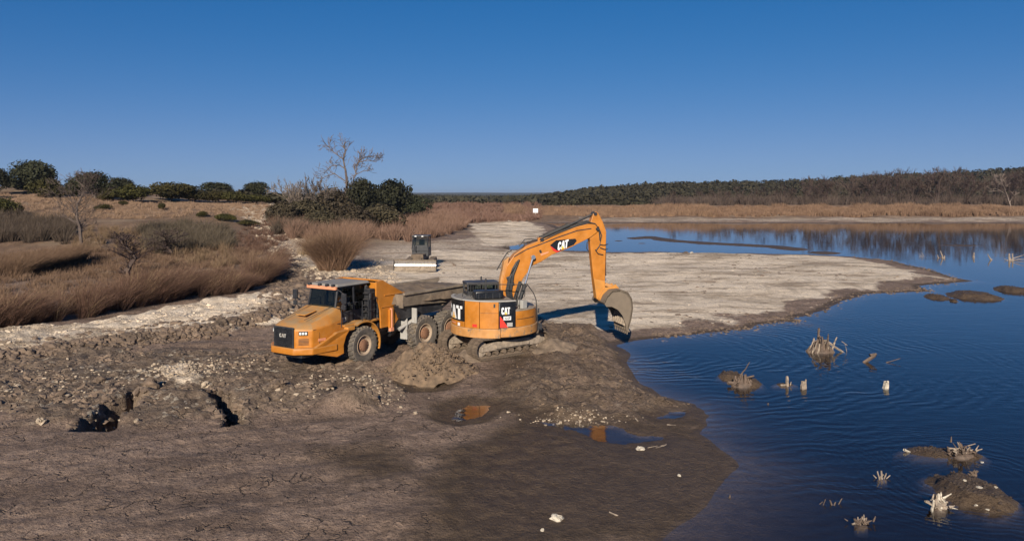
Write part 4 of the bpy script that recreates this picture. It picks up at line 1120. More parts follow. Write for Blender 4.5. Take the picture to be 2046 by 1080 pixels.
rf_ = MB(); rf_.plan([(.88, -.92), (.88, .92), (-1.05, .92), (-1.05, -.92)], 3.45, 3.56, scale_top=[(.80, -.84), (.80, .84), (-1.0, .84), (-1.0, -.84)]); rf_.build('cab_roof', m_grey, TK, bevel=.03)
vs = MB(); vs.box((.90, 0, 3.40), (.12, 1.78, .14)); vs.build('sun_visor', m_visor, TK, bevel=.02)
rl = MB()
for y in (-.72, -.1, .35, .72): rl.box((.93, y, 3.52), (.12, .13, .12))
rl.build('roof_lamp', m_dark, TK, bevel=.02)
st = MB(); st.box((-.25, -.05, 2.25), (.55, .55, .14)); st.box((-.55, -.05, 2.65), (.14, .5, .75), Matrix.Rotation(-.12, 3, 'Y')); st.box((-.6, -.05, 3.10), (.1, .28, .2)); st.build('seat', m_dark, TK, bevel=.03)
dh = MB(); dh.box((.55, 0, 2.42), (.4, 1.4, .25)); dh.lathe([(.19, 0), (.215, .02), (.19, .04)], 20, axis='z', c=(.28, -.05, 2.62)); dh.tube([(.28, -.05, 2.6), (.5, -.05, 2.4)], .03); dh.build('dashboard', m_dark, TK, bevel=.01)
mr = MB()
for s in (-1, 1):
    mr.tube([(.85, s * .84, 3.35), (1.02, s * 1.25, 3.32), (1.05, s * 1.5, 3.22), (1.05, s * 1.5, 2.5)], .022, 6); mr.tube([(.9, s * .84, 2.55), (1.05, s * 1.5, 2.62)], .018, 6)
mr.build('mirror_arm', m_dark, TK)
for s in (-1, 1):
    q = MB(); q.box((1.05, s * 1.5, 3.02), (.09, .26, .42)); q.box((1.05, s * 1.5, 2.64), (.08, .22, .2)); q.build('mirror', m_dark, TK, bevel=.02)
for s in (-1, 1):
    hr = MB()
    hr.tube([(.95, s * 1.25, 1.75), (.95, s * 1.25, 2.7), (.2, s * 1.3, 2.75), (-.2, s * 1.3, 2.75), (-.2, s * 1.3, 1.8)], .02, 6)
    hr.tube([(-.5, s * 1.35, 1.8), (-.5, s * 1.35, 2.85), (-1.0, s * 1.35, 2.85), (-1.0, s * 1.35, 1.8)], .02, 6)
    hr.tube([(-.5, s * 1.35, 2.3), (-1.0, s * 1.35, 2.3)], .015, 6)
    hr.build('handrail', m_dark, TK)
sp_ = MB()
for k in range(4): sp_.box((-.62 - .04 * k, 1.38 - .03 * k, 1.72 - k * .02 + .0), (.02, .02, .02))
for k in range(5): sp_.box((-.85, 1.05, 1.9 + k * .28), (.45, .3, .05))
sp_.box((-.95, .98, 2.55), (.32, .34, 1.3)); sp_.tube([(-.75, 1.22, 1.85), (-.75, 1.22, 3.0)], .07, 10); sp_.tube([(-.95, .75, 2.6), (-.95, .75, 3.3)], .12, 12)
sp_.build('air_intake', m_dark, TK, bevel=.01)
# amber guard behind the cab
gd = MB()
prof = [(-1.05, 3.50), (-1.45, 3.56), (-2.85, 2.82), (-2.9, 2.35), (-2.5, 1.62), (-2.2, 1.35), (-1.35, 1.35), (-1.3, 2.2), (-1.05, 2.9)]
for s in (-1, 1): gd.prism(prof, s * 1.30, s * 1.22)
gd.prism([(-1.45, 3.56), (-2.85, 2.82), (-2.88, 2.75), (-1.45, 3.48)], -1.22, 1.22)
gd.box((-1.22, 0, 3.2), (.05, 2.44, .5)); gd.build('cab_guard', m_paint, TK, bevel=.02)
for s in (-1, 1):
    rib = MB()
    rib.bar((-1.55, s * 1.315, 2.83), (-2.86, s * 1.315, 2.83), .05, .05); rib.bar((-1.35, s * 1.315, 2.3), (-2.86, s * 1.315, 2.3), .045, .03)
    rib.box((-1.95, s * 1.34, 1.72), (.26, .12, .85))
    rib.build('guard_rib', m_paint, TK, bevel=.012)
rc = MB(); rc.box((-1.95, 1.36, 1.22), (.2, .14, .16)); rc.tube([(-1.95, 1.36, 1.3), (-1.95, 1.36, 2.2)], .075, 10); rc.build('exhaust_stack', m_visor, TK, smooth=True)
bl = MB(); bl.box((-2.0, 0, 1.9), (1.3, 2.2, 1.5)); bl.tube([(-2.2, 1.0, 1.0), (-2.5, 1.2, 1.9)], .15, 12); bl.tube([(-2.3, .8, .9), (-3.0, .9, 1.2)], .18, 12)
bl.prism([(-2.2, 1.1), (-2.95, 1.1), (-2.95, 2.25), (-2.7, 2.2), (-2.4, 1.85)], 1.25, 1.16); bl.build('transmission_housing', m_dark, TK, bevel=.02)
mf = MB(); mf.box((-2.75, 1.40, 1.42), (.05, .42, 1.6)); mf.build('mud_flap', m_greyp, TK, bevel=.01)
mf = MB(); mf.box((-2.98, -1.22, 1.45), (.04, .46, 1.5)); mf.build('mud_flap', m_greyp, TK, bevel=.01)
for s in (-1, 1): wheel(TK, 0, s * 1.18, .80, side=s)
for o_ in list(TK.children):
    if o_.name.split('.')[0] not in ('wheel', 'wheel_arch'): o_.scale = (1.07, 1.0, 1.0); o_.location.x += .2 if 'seat' != o_.name else .2
# rear unit
RD = R(37); f2 = Vector((-math.sin(RD), -math.cos(RD), 0)); l2 = Vector((-f2.y, f2.x, 0))
mc = Vector((-4.36, 36.25, 0)) - l2 * 1.18
Mw = Matrix.Translation(mc) @ Matrix.Rotation(math.atan2(f2.y, f2.x), 4, 'Z')
MR = (Matrix.Translation(truck.location) @ Matrix.Rotation(truck.rotation_euler.z, 4, 'Z')).inverted() @ Mw
for x in (0, -1.78):
    for s in (-1, 1): wheel(TK, x, s * 1.18, .84 if x == 0 else .86, MR, side=s)
fr_ = MB(); fr_.box((-.6, 0, 1.15), (5.4, .85, .45)); fr_.box((0, 0, .84), (.4, 1.9, .3)); fr_.box((-1.78, 0, .84), (.4, 1.9, .3)); fr_.box((2.2, 0, 1.1), (1.0, .55, .7)); fr_.build('rear_frame', m_dark, TK, bevel=.03, mat=MR)
side = [(1.5, 2.86), (-2.9, 2.94), (-4.1, 2.90), (-3.7, 2.6), (-2.9, 2.28), (-1.6, 2.12), (.2, 2.22), (1.45, 2.26)]
bt_ = [1.46, 1.46, 1.42, 1.38, 1.32, 1.28, 1.28, 1.30]
bd = MB()
for s in (-1, 1):
    bd.prism(side, 0, 0, y0b=[s * q_ for q_ in bt_], y1b=[s * (q_ - .07) for q_ in bt_])
    bd.bar((1.5, s * 1.47, 2.86), (-4.05, s * 1.45, 2.9), .13, .12)
bd.box((1.42, 0, 2.5), (.08, 2.7, .62)); bd.bar((-1.5, 0, 2.0), (-4.0, 0, 2.72), 2.3, .08)
bd.build('dump_body', m_mudsteel2, TK, bevel=.012, mat=MR)
by = MB(); by.prism([(1.6, 2.3), (-2.6, 2.3), (-1.5, 1.75), (1.2, 1.6)], -1.1, 1.1); by.build('body_floor', m_dark, TK, bevel=.03, mat=MR)  # belly coloured dark to stand for the shade under the dump body
for s in (-1, 1):
    cy = MB(); cy.tube([(1.3, s * .95, 1.15), (.1, s * 1.08, 1.62)], .09, 12); cy.build('hoist_cylinder', m_greyp, TK, smooth=True, mat=MR)
sf = MB()
for s in (-1, 1): sf.box((.62, s * 1.3, 1.75), (.05, .3, .7))
sf.build('splash_flap', m_greyp, TK, mat=MR)

def lumpy(name, rx, ry, h, mat, seed, n=46, power=1.0, rough=.22, parent=None):
    rg = np.random.default_rng(seed); V = []; F = []
    ring = n; lv = max(10, n // 3)
    for j in range(lv + 1):
        q = j / lv
        for i in range(ring):
            t = 2 * math.pi * i / ring; x = math.cos(t) * rx * q; y = math.sin(t) * ry * q
            V.append((x, y, h * max(0, (1 - q ** 1.15)) ** power))
    V = np.array(V)
    nz = fbm(V[:, 0] / .5 + seed, V[:, 1] / .5, 5, seed, .62) - .5
    V[:, 2] += nz * rough * 2 * h * .6; V[:, 0] += (fbm(V[:, 0] + 9, V[:, 1] + V[:, 2], 4, seed + 1) - .5) * rx * .35; V[:, 1] += (fbm(V[:, 0] + 4, V[:, 1] + 2, 4, seed + 2) - .5) * ry * .35
    V[-ring:, 2] -= .25
    for j in range(lv):
        for i in range(ring): F.append((j * ring + i, (j + 1) * ring + i, (j + 1) * ring + (i + 1) % ring, j * ring + (i + 1) % ring))
    return mesh_np(name, V, np.array(F), [mat], smooth=True, parent=parent)
ld = lumpy('mud_load', 3.0, 1.50, .50, m_loadmud, 77, 64, power=.6, rough=.3)
ld.matrix_world = Mw @ Matrix.Translation((-.9, 0, 2.62)); tag(ld, 'heaped wet lake mud filling the body of the dump truck', 'mud load')

# driver
m_skin = simple('driver_skin', (0.36, 0.20, 0.14), .6); m_shirt = simple('blue_shirt', (0.06, 0.13, 0.28), .8, 0, .2, 12); m_cap = simple('dark_cap', (0.03, 0.03, 0.035), .8)
def skin_figure(name, joints, edges, radii, mats, root=0):
    me = bpy.data.meshes.new(name); me.from_pydata(joints, edges, []); o = bpy.data.objects.new(name, me); COL.objects.link(o)
    sk = o.modifiers.new('skin', 'SKIN'); sk.use_smooth_shade = True
    for i, r in enumerate(radii): me.skin_vertices[0].data[i].radius = (r, r) if not isinstance(r, tuple) else r
    me.skin_vertices[0].data[root].use_root = True
    su = o.modifiers.new('sub', 'SUBSURF'); su.levels = 1; su.render_levels = 1
    for m in mats: me.materials.append(m)
    return o
person = empty('person', (0, 0, 0), 0, 'driver in a blue shirt sitting behind the windscreen of the dump truck', 'person')
J = [(0, 0, 0), (0, 0, .25), (0, 0, .45), (0, 0, .56), (0, .2, .46), (.16, .30, .26), (.38, .18, .34), (0, -.2, .46), (.16, -.30, .26), (.38, -.18, .34), (.22, .11, 0), (.46, .13, .02), (.5, .13, -.35), (.22, -.11, 0), (.46, -.13, .02), (.5, -.13, -.35)]
E_ = [(0, 1), (1, 2), (2, 3), (2, 4), (4, 5), (5, 6), (2, 7), (7, 8), (8, 9), (0, 10), (10, 11), (11, 12), (0, 13), (13, 14), (14, 15)]
Rr = [(.16, .13), (.17, .13), (.16, .11), .06, .075, .055, .04, .075, .055, .04, .095, .075, .055, .095, .075, .055]
bdy = skin_figure('body', J, E_, Rr, [m_shirt]); bdy.parent = person
hdv = MB(); hdv.lathe([(.001, -.12), (.06, -.11), (.085, -.05), (.092, .02), (.085, .08), (.05, .115), (.001, .125)], 16, axis='z', c=(.02, 0, .70)); hdv.box((.115, 0, .69), (.03, .03, .05))
hdo = hdv.build('head', m_skin, person, smooth=True)
cp = MB(); cp.lathe([(.098, .0), (.096, .05), (.06, .10), (.001, .115)], 16, axis='z', c=(.015, 0, .735)); cp.box((.13, 0, .742), (.12, .13, .012)); cp.build('cap', m_cap, person, smooth=True)
Mt = Matrix.Translation(truck.location) @ Matrix.Rotation(truck.rotation_euler.z, 4, 'Z')
person.matrix_world = Mt @ Matrix.Translation((-.08, -.05 + .28, 2.36)) @ Matrix.Scale(.96, 4)
for o in list(truck.children):
    if o.name.startswith('seat') or o.name.startswith('dashboard'): o.location.y += .28 if o.name.startswith('seat') else 0

# ------------------------------------------------------------------ excavator
PHI = R(15); CX, CY = -.85, 36.0; RB = 2.05
ex = empty('excavator', (CX, CY, 0), PHI, 'amber tracked excavator with round body and its bucket hanging over the water edge', 'excavator')
def E(px, py, dz=0):
    a = (px - 1023) / FPX; r = (a * CY - CX) / (math.cos(PHI) - a * math.sin(PHI)); Y = CY + r * math.sin(PHI)
    return (r, CAMZ - (py - HOR) / FPX * Y + dz)
def EL(l): return [E(*p) for p in l]
def TH(px):
    """angle on the round body (local) that stands at a picture column, camera side"""
    best = None
    for k in range(0, 1801):
        t = -math.pi + k / 1800 * math.pi
        x = CX + RB * math.cos(t); y = CY + RB * math.sin(t); e = abs(1023 + FPX * x / y - px)
        if best is None or e < best[0]: best = (e, t)
    return best[1] - PHI
def wall(name, p0, p1, z0, z1, mat, off=0.0, gap=.008, label=None):
    a0 = TH(p0) if not isinstance(p0, tuple) else p0[0]; a1 = TH(p1) if not isinstance(p1, tuple) else p1[0]
    w = MB(); w.arcwall(RB - .10, RB + off, a0 + gap, a1 - gap, z0, z1, 14); return w.build(name, mat, ex, bevel=.012, smooth=True, label=label)
tL, tR = TH(902), TH(1070)
core = MB(); core.lathe([(0.01, .96), (1.9, .96), (1.9, 2.2), (.01, 2.2)], 48, axis='z'); core.build('machinery_core', m_dark, ex)
sk_ = MB(); sk_.arcwall(1.5, RB + .03, tL - .35, TH(1000), .98, 1.40, 24); sk_.build('lower_skirt', m_skirt, ex, bevel=.025, smooth=True)
sk_ = MB(); sk_.arcwall(1.5, RB + .015, TH(1000) + .006, tR + .55, 1.02, 1.44, 20); sk_.build('lower_skirt', m_skirt, ex, bevel=.025, smooth=True)
sk_ = MB(); sk_.arcwall(1.5, RB, tR + .56, 2 * math.pi + tL - .36, 1.0, 2.1, 40); sk_.build('far_side_skirt', m_paintd, ex, bevel=.025, smooth=True)
wall('corner_panel', (tL - .30,), 927, 1.66, 2.62, m_black)
wall('corner_base', (tL - .30,), 927, 1.405, 1.655, m_paint)
wall('engine_door', 928, 958, 1.405, 2.62, m_paint)
wall('engine_door', 958, 997, 1.41, 2.62, m_paint, .012)
wall('decal_panel', 998, 1031, 1.445, 2.62, m_black)
wall('tool_box', 1031, (tR + .02,), 1.445, 2.16, m_paint, -.01)
wall('front_corner', (tR + .02,), (tR + .5,), 1.445, 2.05, m_skirt, -.02)
tb = MB(); tb.arcwall(1.2, RB, TH(1031), tR + .10, 2.165, 2.22, 12); tb.build('step_plate', m_trackl, ex, bevel=.012)
tb = MB(); q_ = TH(1052); tb.box((1.80 * math.cos(q_), 1.80 * math.sin(q_), 2.42), (.32, .30, .38), Matrix.Rotation(q_, 3, 'Z')); tb.build('step_box', m_greyp, ex, bevel=.02)
ud = MB()
arc = [(1.93 * math.cos(t), 1.93 * math.sin(t)) for t in np.linspace(tL - .9, TH(1031) - .01, 22)]
ud.plan(arc + [(.5, .9), (-.2, 1.7)], 2.2, 2.645); ud.build('upper_deck', m_grey, ex, bevel=.015)
lip = MB(); lip.arcwall(RB - .14, RB + .02, tL - .30, TH(1031), 2.63, 2.68, 24); lip.build('deck_lip', m_greyp, ex, bevel=.01)
def cyl(p0, p1, z0, z1, off=.012):
    a0, a1 = TH(p0), TH(p1)
    return lambda u, v, h: ((RB + off + h) * math.cos(a0 + (a1 - a0) * u), (RB + off + h) * math.sin(a0 + (a1 - a0) * u), z0 + (z1 - z0) * v)
cat_logo(cyl(901.5, 924, 1.74, 2.36), ex)
cat_logo(cyl(1002, 1019, 2.06, 2.38), ex)
pw = MB(); a0, a1 = TH(1006), TH(1021); pw.arcwall(RB + .002, RB + .010, a0, a1, 1.80, 1.97, 4); pw.build('model_plate', m_white, ex)
text_mesh('325F', cyl(1007.5, 1019.5, 1.83, 1.945, .018), ex, m_dark)
glyphs('red_flash', [[(0, 0), (.5, 0), (.03, .62), (0, .62)]], lambda u, v: cyl(998.8, 1031, 1.46, 2.3)(u, v, 0), m_red, ex)
pw = MB(); pw.arcwall(RB + .002, RB + .010, TH(1013), TH(1024), 1.50, 1.68, 4); pw.build('warning_label', m_greyp, ex)
pw = MB(); pw.arcwall(RB + .002, RB + .009, TH(944), TH(953), 1.47, 1.60, 4); pw.build('red_reflector', m_red, ex)
pw = MB(); pw.arcwall(RB + .002, RB + .009, TH(904), TH(911), 1.50, 1.57, 4); pw.build('orange_sticker', m_visor, ex)
pw = MB(); pw.arcwall(RB + .002, RB + .012, TH(915), TH(919), 1.44, 1.58, 4); pw.build('rear_lamp', m_white, ex)
pw = MB(); pw.arcwall(RB + .012, RB + .03, TH(986), TH(989.5), 2.38, 2.54, 4); pw.build('door_handle', m_dark, ex)
# engine cover and cab on top
ec = MB(); ec.box((-.55, -1.02, 2.86), (1.35, .62, .40)); ec.box((-.55, -.5, 2.78), (1.2, .5, .25)); ec.build('engine_cover', m_black, ex, bevel=.07, smooth=True)
for k in range(4):
    lt = MB(); lt.box((-1.05 + k * .33, -1.34, 2.82), (.05, .02, .22)); lt.build('cover_rib', m_dark, ex, bevel=.008)
cf_ = MB()
cx0, cx1, cy0, cy1, cz0, cz1 = -1.22, .28, .30, 1.30, 2.2, 3.16
for x in (cx0, cx1):
    for y in (cy0, cy1): cf_.box((x, y, (cz0 + cz1) / 2), (.09, .09, cz1 - cz0))
for y in (cy0, cy1): cf_.box(((cx0 + cx1) / 2, y, cz0 + .3), (cx1 - cx0, .06, .7)); cf_.box((-.35, y, 2.9), (.08, .08, 1.1))
cf_.box((cx0, .8, 2.5), (.06, 1.0, .6)); cf_.build('cab_frame', m_dark, ex, bevel=.015)
cr = MB(); cr.box(((cx0 + cx1) / 2, .8, cz1 + .05), (cx1 - cx0 + .15, 1.12, .12)); cr.build('cab_roof', m_dark, ex, bevel=.04)
for y in (cy0 - .01, cy1 + .01): pane('cab_window', [(cx0 + .05, y, 2.7), (cx1 - .05, y, 2.7), (cx1 - .05, y, cz1 - .03), (cx0 + .05, y, cz1 - .03)], parent=ex)
for x in (cx0, cx1): pane('cab_window', [(x, cy0 + .05, 2.7), (x, cy1 - .05, 2.7), (x, cy1 - .05, cz1 - .03), (x, cy0 + .05, cz1 - .03)], parent=ex)
sg_ = MB(); sg_.box((-.9, .8, 2.85), (.14, .6, .55)); sg_.box((-.7, .8, 2.6), (.5, .6, .15)); sg_.build('cab_seat', m_dark, ex, bevel=.03)
gl_ = MB()
for k in range(9): gl_.box((-1.12 + k * .085, cy0 - .03, 2.92), (.022, .02, .44))
gl_.build('window_guard', m_dark, ex)
# rails
ra = MB()
def rp(px, py, lat): 
    a = (px - 1023) / FPX; Y = CY + lat; X = a * Y; z = CAMZ - (py - HOR) / FPX * Y
    d = Vector((X - CX, Y - CY, 0)); d.rotate(Matrix.Rotation(-PHI, 3, 'Z')); return (d.x, d.y, z)
ra.tube([rp(924, 592, -.9), rp(928, 568, -.9), rp(985, 568, -1.0), rp(1050, 568, -1.1)], .022, 6)
ra.tube([rp(990, 597, -1.2), rp(990, 568, -1.0)], .018, 6); ra.tube([rp(1048, 592, -1.2), rp(1050, 568, -1.1)], .02, 6)
ra.tube([rp(940, 569, -.9), rp(940, 592, -.9)], .018, 6)
ra.tube([rp(1036, 612, -1.6), rp(1040, 585, -1.4), rp(1048, 567, -1.2), rp(1053, 567, -1.1), rp(1066, 585, -1.1), rp(1071, 598, -1.1), rp(1074, 640, -1.1), rp(1078, 656, -1.1)], .024, 6)
ra.build('handrail', m_rubber, ex)
mrr = MB(); mrr.box(rp(1076, 620, -.8), (.06, .06, .22)); mrr.box(rp(1078, 652, -.9), (.2, .14, .3)); mrr.build('side_mirror', m_dark, ex, bevel=.015)
sr = MB(); sr.lathe([(.01, .78), (1.0, .78), (1.0, .98), (.01, .98)], 32, axis='z'); sr.build('slew_ring', m_dark, ex)
# boom
BW = .24
boomP = EL([(1006, 606), (1024, 606), (1030, 585), (1042, 556), (1060, 530), (1078, 522), (1100, 508), (1140, 492), (1176, 474), (1189, 464), (1194, 454), (1186, 447), (1170, 447), (1150, 452), (1110, 466), (1080, 478), (1050, 490), (1026, 507), (1010, 530), (1002, 560), (1000, 592)])
bm_ = MB(); bm_.prism(boomP, -BW, BW); bm_.build('boom', m_paint, ex, bevel=.025)
bo_ = MB()
for l in ([(1024, 508), (1050, 493), (1080, 482), (1110, 470), (1150, 456), (1178, 452)],): bo_.prism(EL([(a, b_ + 3) for a, b_ in l] + [(a, b_ + 5) for a, b_ in reversed(l)]), -BW - .012, -BW + .01)
bo_.build('boom_seam', m_dark, ex)
dk = EL([(1096, 489), (1108, 479), (1146, 476), (1149, 480), (1143, 488), (1108, 503)])
x_ = MB(); x_.prism(dk, -BW - .012, -BW - .002); x_.build('boom_decal', m_black, ex)
x_ = MB(); x_.prism(EL([(1096, 490), (1099, 492), (1110, 500), (1119, 499), (1109, 503.5), (1102, 500)]), -BW - .018, -BW - .013); x_.build('red_flash', m_red, ex)
e0 = Vector((*E(1110.5, 499.5), 0)); e1 = Vector((*E(1131, 493.5), 0)); ev = Vector((*E(1111, 483.5), 0))
def bfn(u, v, h):
    p = e0 + (e1 - e0) * u + (ev - e0) * v; return (p.x, -BW - .019 - h, p.y)
cat_logo(bfn, ex, tilt=.12)
x_ = MB(); x_.prism(EL([(1077, 506), (1093, 501), (1093, 504), (1078, 510)]), -BW - .010, -BW - .002); x_.build('faded_sticker', m_visor, ex)
x_ = MB(); x_.prism(EL([(1074, 499), (1078, 498), (1080, 504), (1076, 505)]), -BW - .010, -BW - .002); x_.build('dark_sticker', m_dark, ex)
bl_ = MB(); bl_.prism(EL([(1000, 606), (998, 560), (1006, 520), (1016, 512), (1006, 560), (1008, 606)]), -.18, .18); bl_.build('boom_back_plate', m_skirt, ex, bevel=.02)
# stick
SW = .17
stickP = EL([(1183, 427), (1188, 422), (1193, 425), (1202, 442), (1209, 462), (1208, 500), (1207, 545), (1206, 590), (1198, 602), (1189, 594), (1183, 550), (1178, 500), (1176, 476), (1177, 446)])
sk2 = MB(); sk2.prism(stickP, -SW, SW); sk2.build('stick', m_paint, ex, bevel=.025)
sk3 = MB(); sk3.prism(EL([(1184, 556), (1206, 560), (1206, 591), (1198, 602), (1189, 595)]), -SW - .03, SW + .03); sk3.build('stick_end', m_paintd, ex, bevel=.02)
# cylinders
def cylr(name_b, name_r, p0, pm, p1, rb, rr_, lats, mb_=m_rubber, mr_=m_chrome):
    for lt in lats:
        a, m2, b_ = [Vector((E(*p)[0], lt, E(*p)[1])) for p in (p0, pm, p1)]
        q = MB(); q.tube([a, m2], rb, 14); q.tube([m2 - (m2 - a).normalized() * .12, m2], rb * 1.18, 14); q.build(name_b, mb_, ex, smooth=True)
        q = MB(); q.tube([m2, b_], rr_, 12); q.tube([b_ + Vector((0, -.09, 0)), b_ + Vector((0, .09, 0))], rb * 1.05, 12); q.build(name_r, mr_, ex, smooth=True)
cylr('stick_cylinder', 'cylinder_rod', (1079, 476), (1136, 450), (1186, 427), .115, .060, (0,), m_rubber, m_dark)
cylr('lift_cylinder', 'cylinder_rod', (1029, 612), (1044, 566), (1060, 512), .10, .052, (-.42, .42))
cylr('bucket_cylinder', 'cylinder_rod', (1208, 470), (1208, 550), (1207, 558), .075, .05, (0,), m_dark, m_chrome)
pn = MB()
for (px, py, w_) in ((1060, 512, .5), (1080, 478, .3), (1187, 427, .22), (1190, 457, .3), (1198, 594, .26)):
    a = E(px, py); pn.lathe([(.001, -w_), (.085, -w_), (.085, w_), (.001, w_)], 16, c=(a[0], 0, a[1]))
pn.build('pivot_pin', m_dark, ex, smooth=True)
bk = MB(); a = E(1079, 479); bk.prism([(a[0] - .25, a[1] - .28), (a[0] + .25, a[1] - .2), (a[0] + .08, a[1] + .12), (a[0] - .1, a[1] + .12)], -.13, .13); bk.build('cylinder_bracket', m_paint, ex, bevel=.01)
hs_ = MB()
def hose(l, lat, r=.024): hs_.tube([(E(*p)[0], lat + random.uniform(-.01, .01), E(*p)[1]) for p in l], r, 6)
for k, lt in enumerate((-.20, -.12, .0, .1)):
    hose([(1006 + k * 3, 600), (1004 + k * 3, 565), (1010 + k * 2, 535), (1022 + k, 514 - k), (1040, 500 - k), (1060, 488 - k * .5), (1076, 482)], lt, .028)
    hose([(1076, 482), (1110, 466 - k), (1150, 450 - k), (1172, 444 - k), (1186, 447 - k), (1194, 458), (1196, 480)], lt - .05, .026)
hose([(1040, 497), (1050, 484), (1064, 480), (1078, 480)], -.1); hose([(1036, 492), (1048, 478), (1062, 477), (1076, 479)], -.05)
hose([(994, 540), (1004, 522), (1014, 506), (1024, 500)], 0.15, .03)
hose([(1192, 452), (1199, 470), (1195, 490), (1187, 500)], -.22); hose([(1186, 498), (1192, 506), (1202, 508)], -.22); hose([(1176, 478), (1170, 484), (1169, 496), (1174, 502)], -.22); hose([(1196, 488), (1204, 489), (1212, 487)], -.2)
hose([(1196, 494), (1204, 497), (1211, 497)], -.22)
hs_.build('hydraulic_hose', m_rubber, ex)
hb_ = MB(); hs_ = hb_
for k in range(6): hose([(1012 + k * 2, 602), (1008 + k * 2, 580), (1013 + k * 2, 556 - k * 2), (1021 + k * 2, 536 - k * 2), (1029 + k, 522 - k)], -.28 - .02 * (k % 3), .034)
for k in range(3): hose([(1020 + k * 4, 604), (1026 + k * 3, 585), (1034 + k * 2, 560)], -.30, .03)
hb_.build('hose_bundle', m_rubber, ex)
dv_ = MB(); a = E(1017, 560); dv_.box((a[0], -.27, a[1]), (.28, .08, .5), Matrix.Rotation(-.35, 3, 'Y')); dv_.build('valve_block', m_dark, ex, bevel=.03)
pnl = MB()
for pz_, p0_, p1_ in ((2.12, 960, 996), (1.80, 1033, 1066)): pnl.arcwall(RB - .05, RB + .016, TH(p0_), TH(p1_), pz_, pz_ + .012, 10)
pnl.build('panel_seam', m_dark, ex)
# linkage and bucket
lkk = MB()
for s in (-.22, .22):
    a, b_, c_ = E(1206, 566), E(1220, 572), E(1238, 583)
    lkk.bar((a[0], s, a[1]), (b_[0], s, b_[1]), .06, .16); lkk.bar((b_[0], s * .6, b_[1]), (c_[0], s * .6, c_[1]), .07, .15)
lkk.build('bucket_linkage', m_skirt, ex, bevel=.015)
BWD = .80
_E = E
def E(px, py, dz=0): return _E(px - 12 * min(1, max(0, (px - 1196) / 30)), py - 5 * min(1, max(0, (px - 1196) / 30)), dz)
outer = EL([(1194, 600), (1203, 588), (1222, 580), (1240, 579), (1254, 584), (1262, 597), (1264, 615), (1261, 636), (1255, 657)])
inner = EL([(1197, 604), (1206, 593), (1223, 585), (1239, 584), (1251, 589), (1258, 600), (1260, 616), (1257, 636), (1252, 656)])
bs = MB(); bs.prism(outer + inner[::-1], -BWD, BWD); bs.build('bucket_shell', m_shell, ex, bevel=.012, smooth=True)
sidep = outer + EL([(1249, 646), (1243, 630), (1234, 619), (1220, 612), (1202, 609)])
for s in (-1, 1):
    q = MB(); q.prism(sidep, s * BWD, s * (BWD - .05)); q.build('bucket_side', m_shell, ex, bevel=.01)
er = MB(); 
for s in (-.24, .24): er.prism(EL([(1192, 594), (1200, 584), (1212, 575), (1226, 577), (1238, 571), (1245, 580), (1222, 583), (1203, 592), (1198, 604)]), s - .04, s + .04)
er.build('bucket_ear', m_paintd, ex, bevel=.01)
edge = MB(); a = E(1252, 652); b_ = E(1257, 662); edge.bar((a[0], 0, a[1]), (b_[0] - .02, 0, b_[1]), BWD * 2, .07); edge.build('cutting_edge', m_shell, ex)
for k in range(7):
    y = -BWD + .07 + k * (2 * BWD - .14) / 6
    tt = MB(); a = E(1252, 640); b_ = E(1254, 667); m1 = Vector((a[0], y, a[1])); m2 = Vector((b_[0] - .03, y, b_[1]))
    tt.bar(m1, m1.lerp(m2, .7), .13, .11); tt.bar(m1.lerp(m2, .7), m2, .09, .05); tt.build('bucket_tooth', m_shell, ex, bevel=.01)
for k in range(6):
    y = -BWD + .18 + k * (2 * BWD - .36) / 5
    tt = MB(); tt.prism(EL([(1250, 652), (1257, 628), (1258, 612), (1253, 606), (1251, 625), (1244, 648)]), y - .035, y + .035); tt.build('mud_rib', m_trackl, ex, bevel=.01)
E = _E
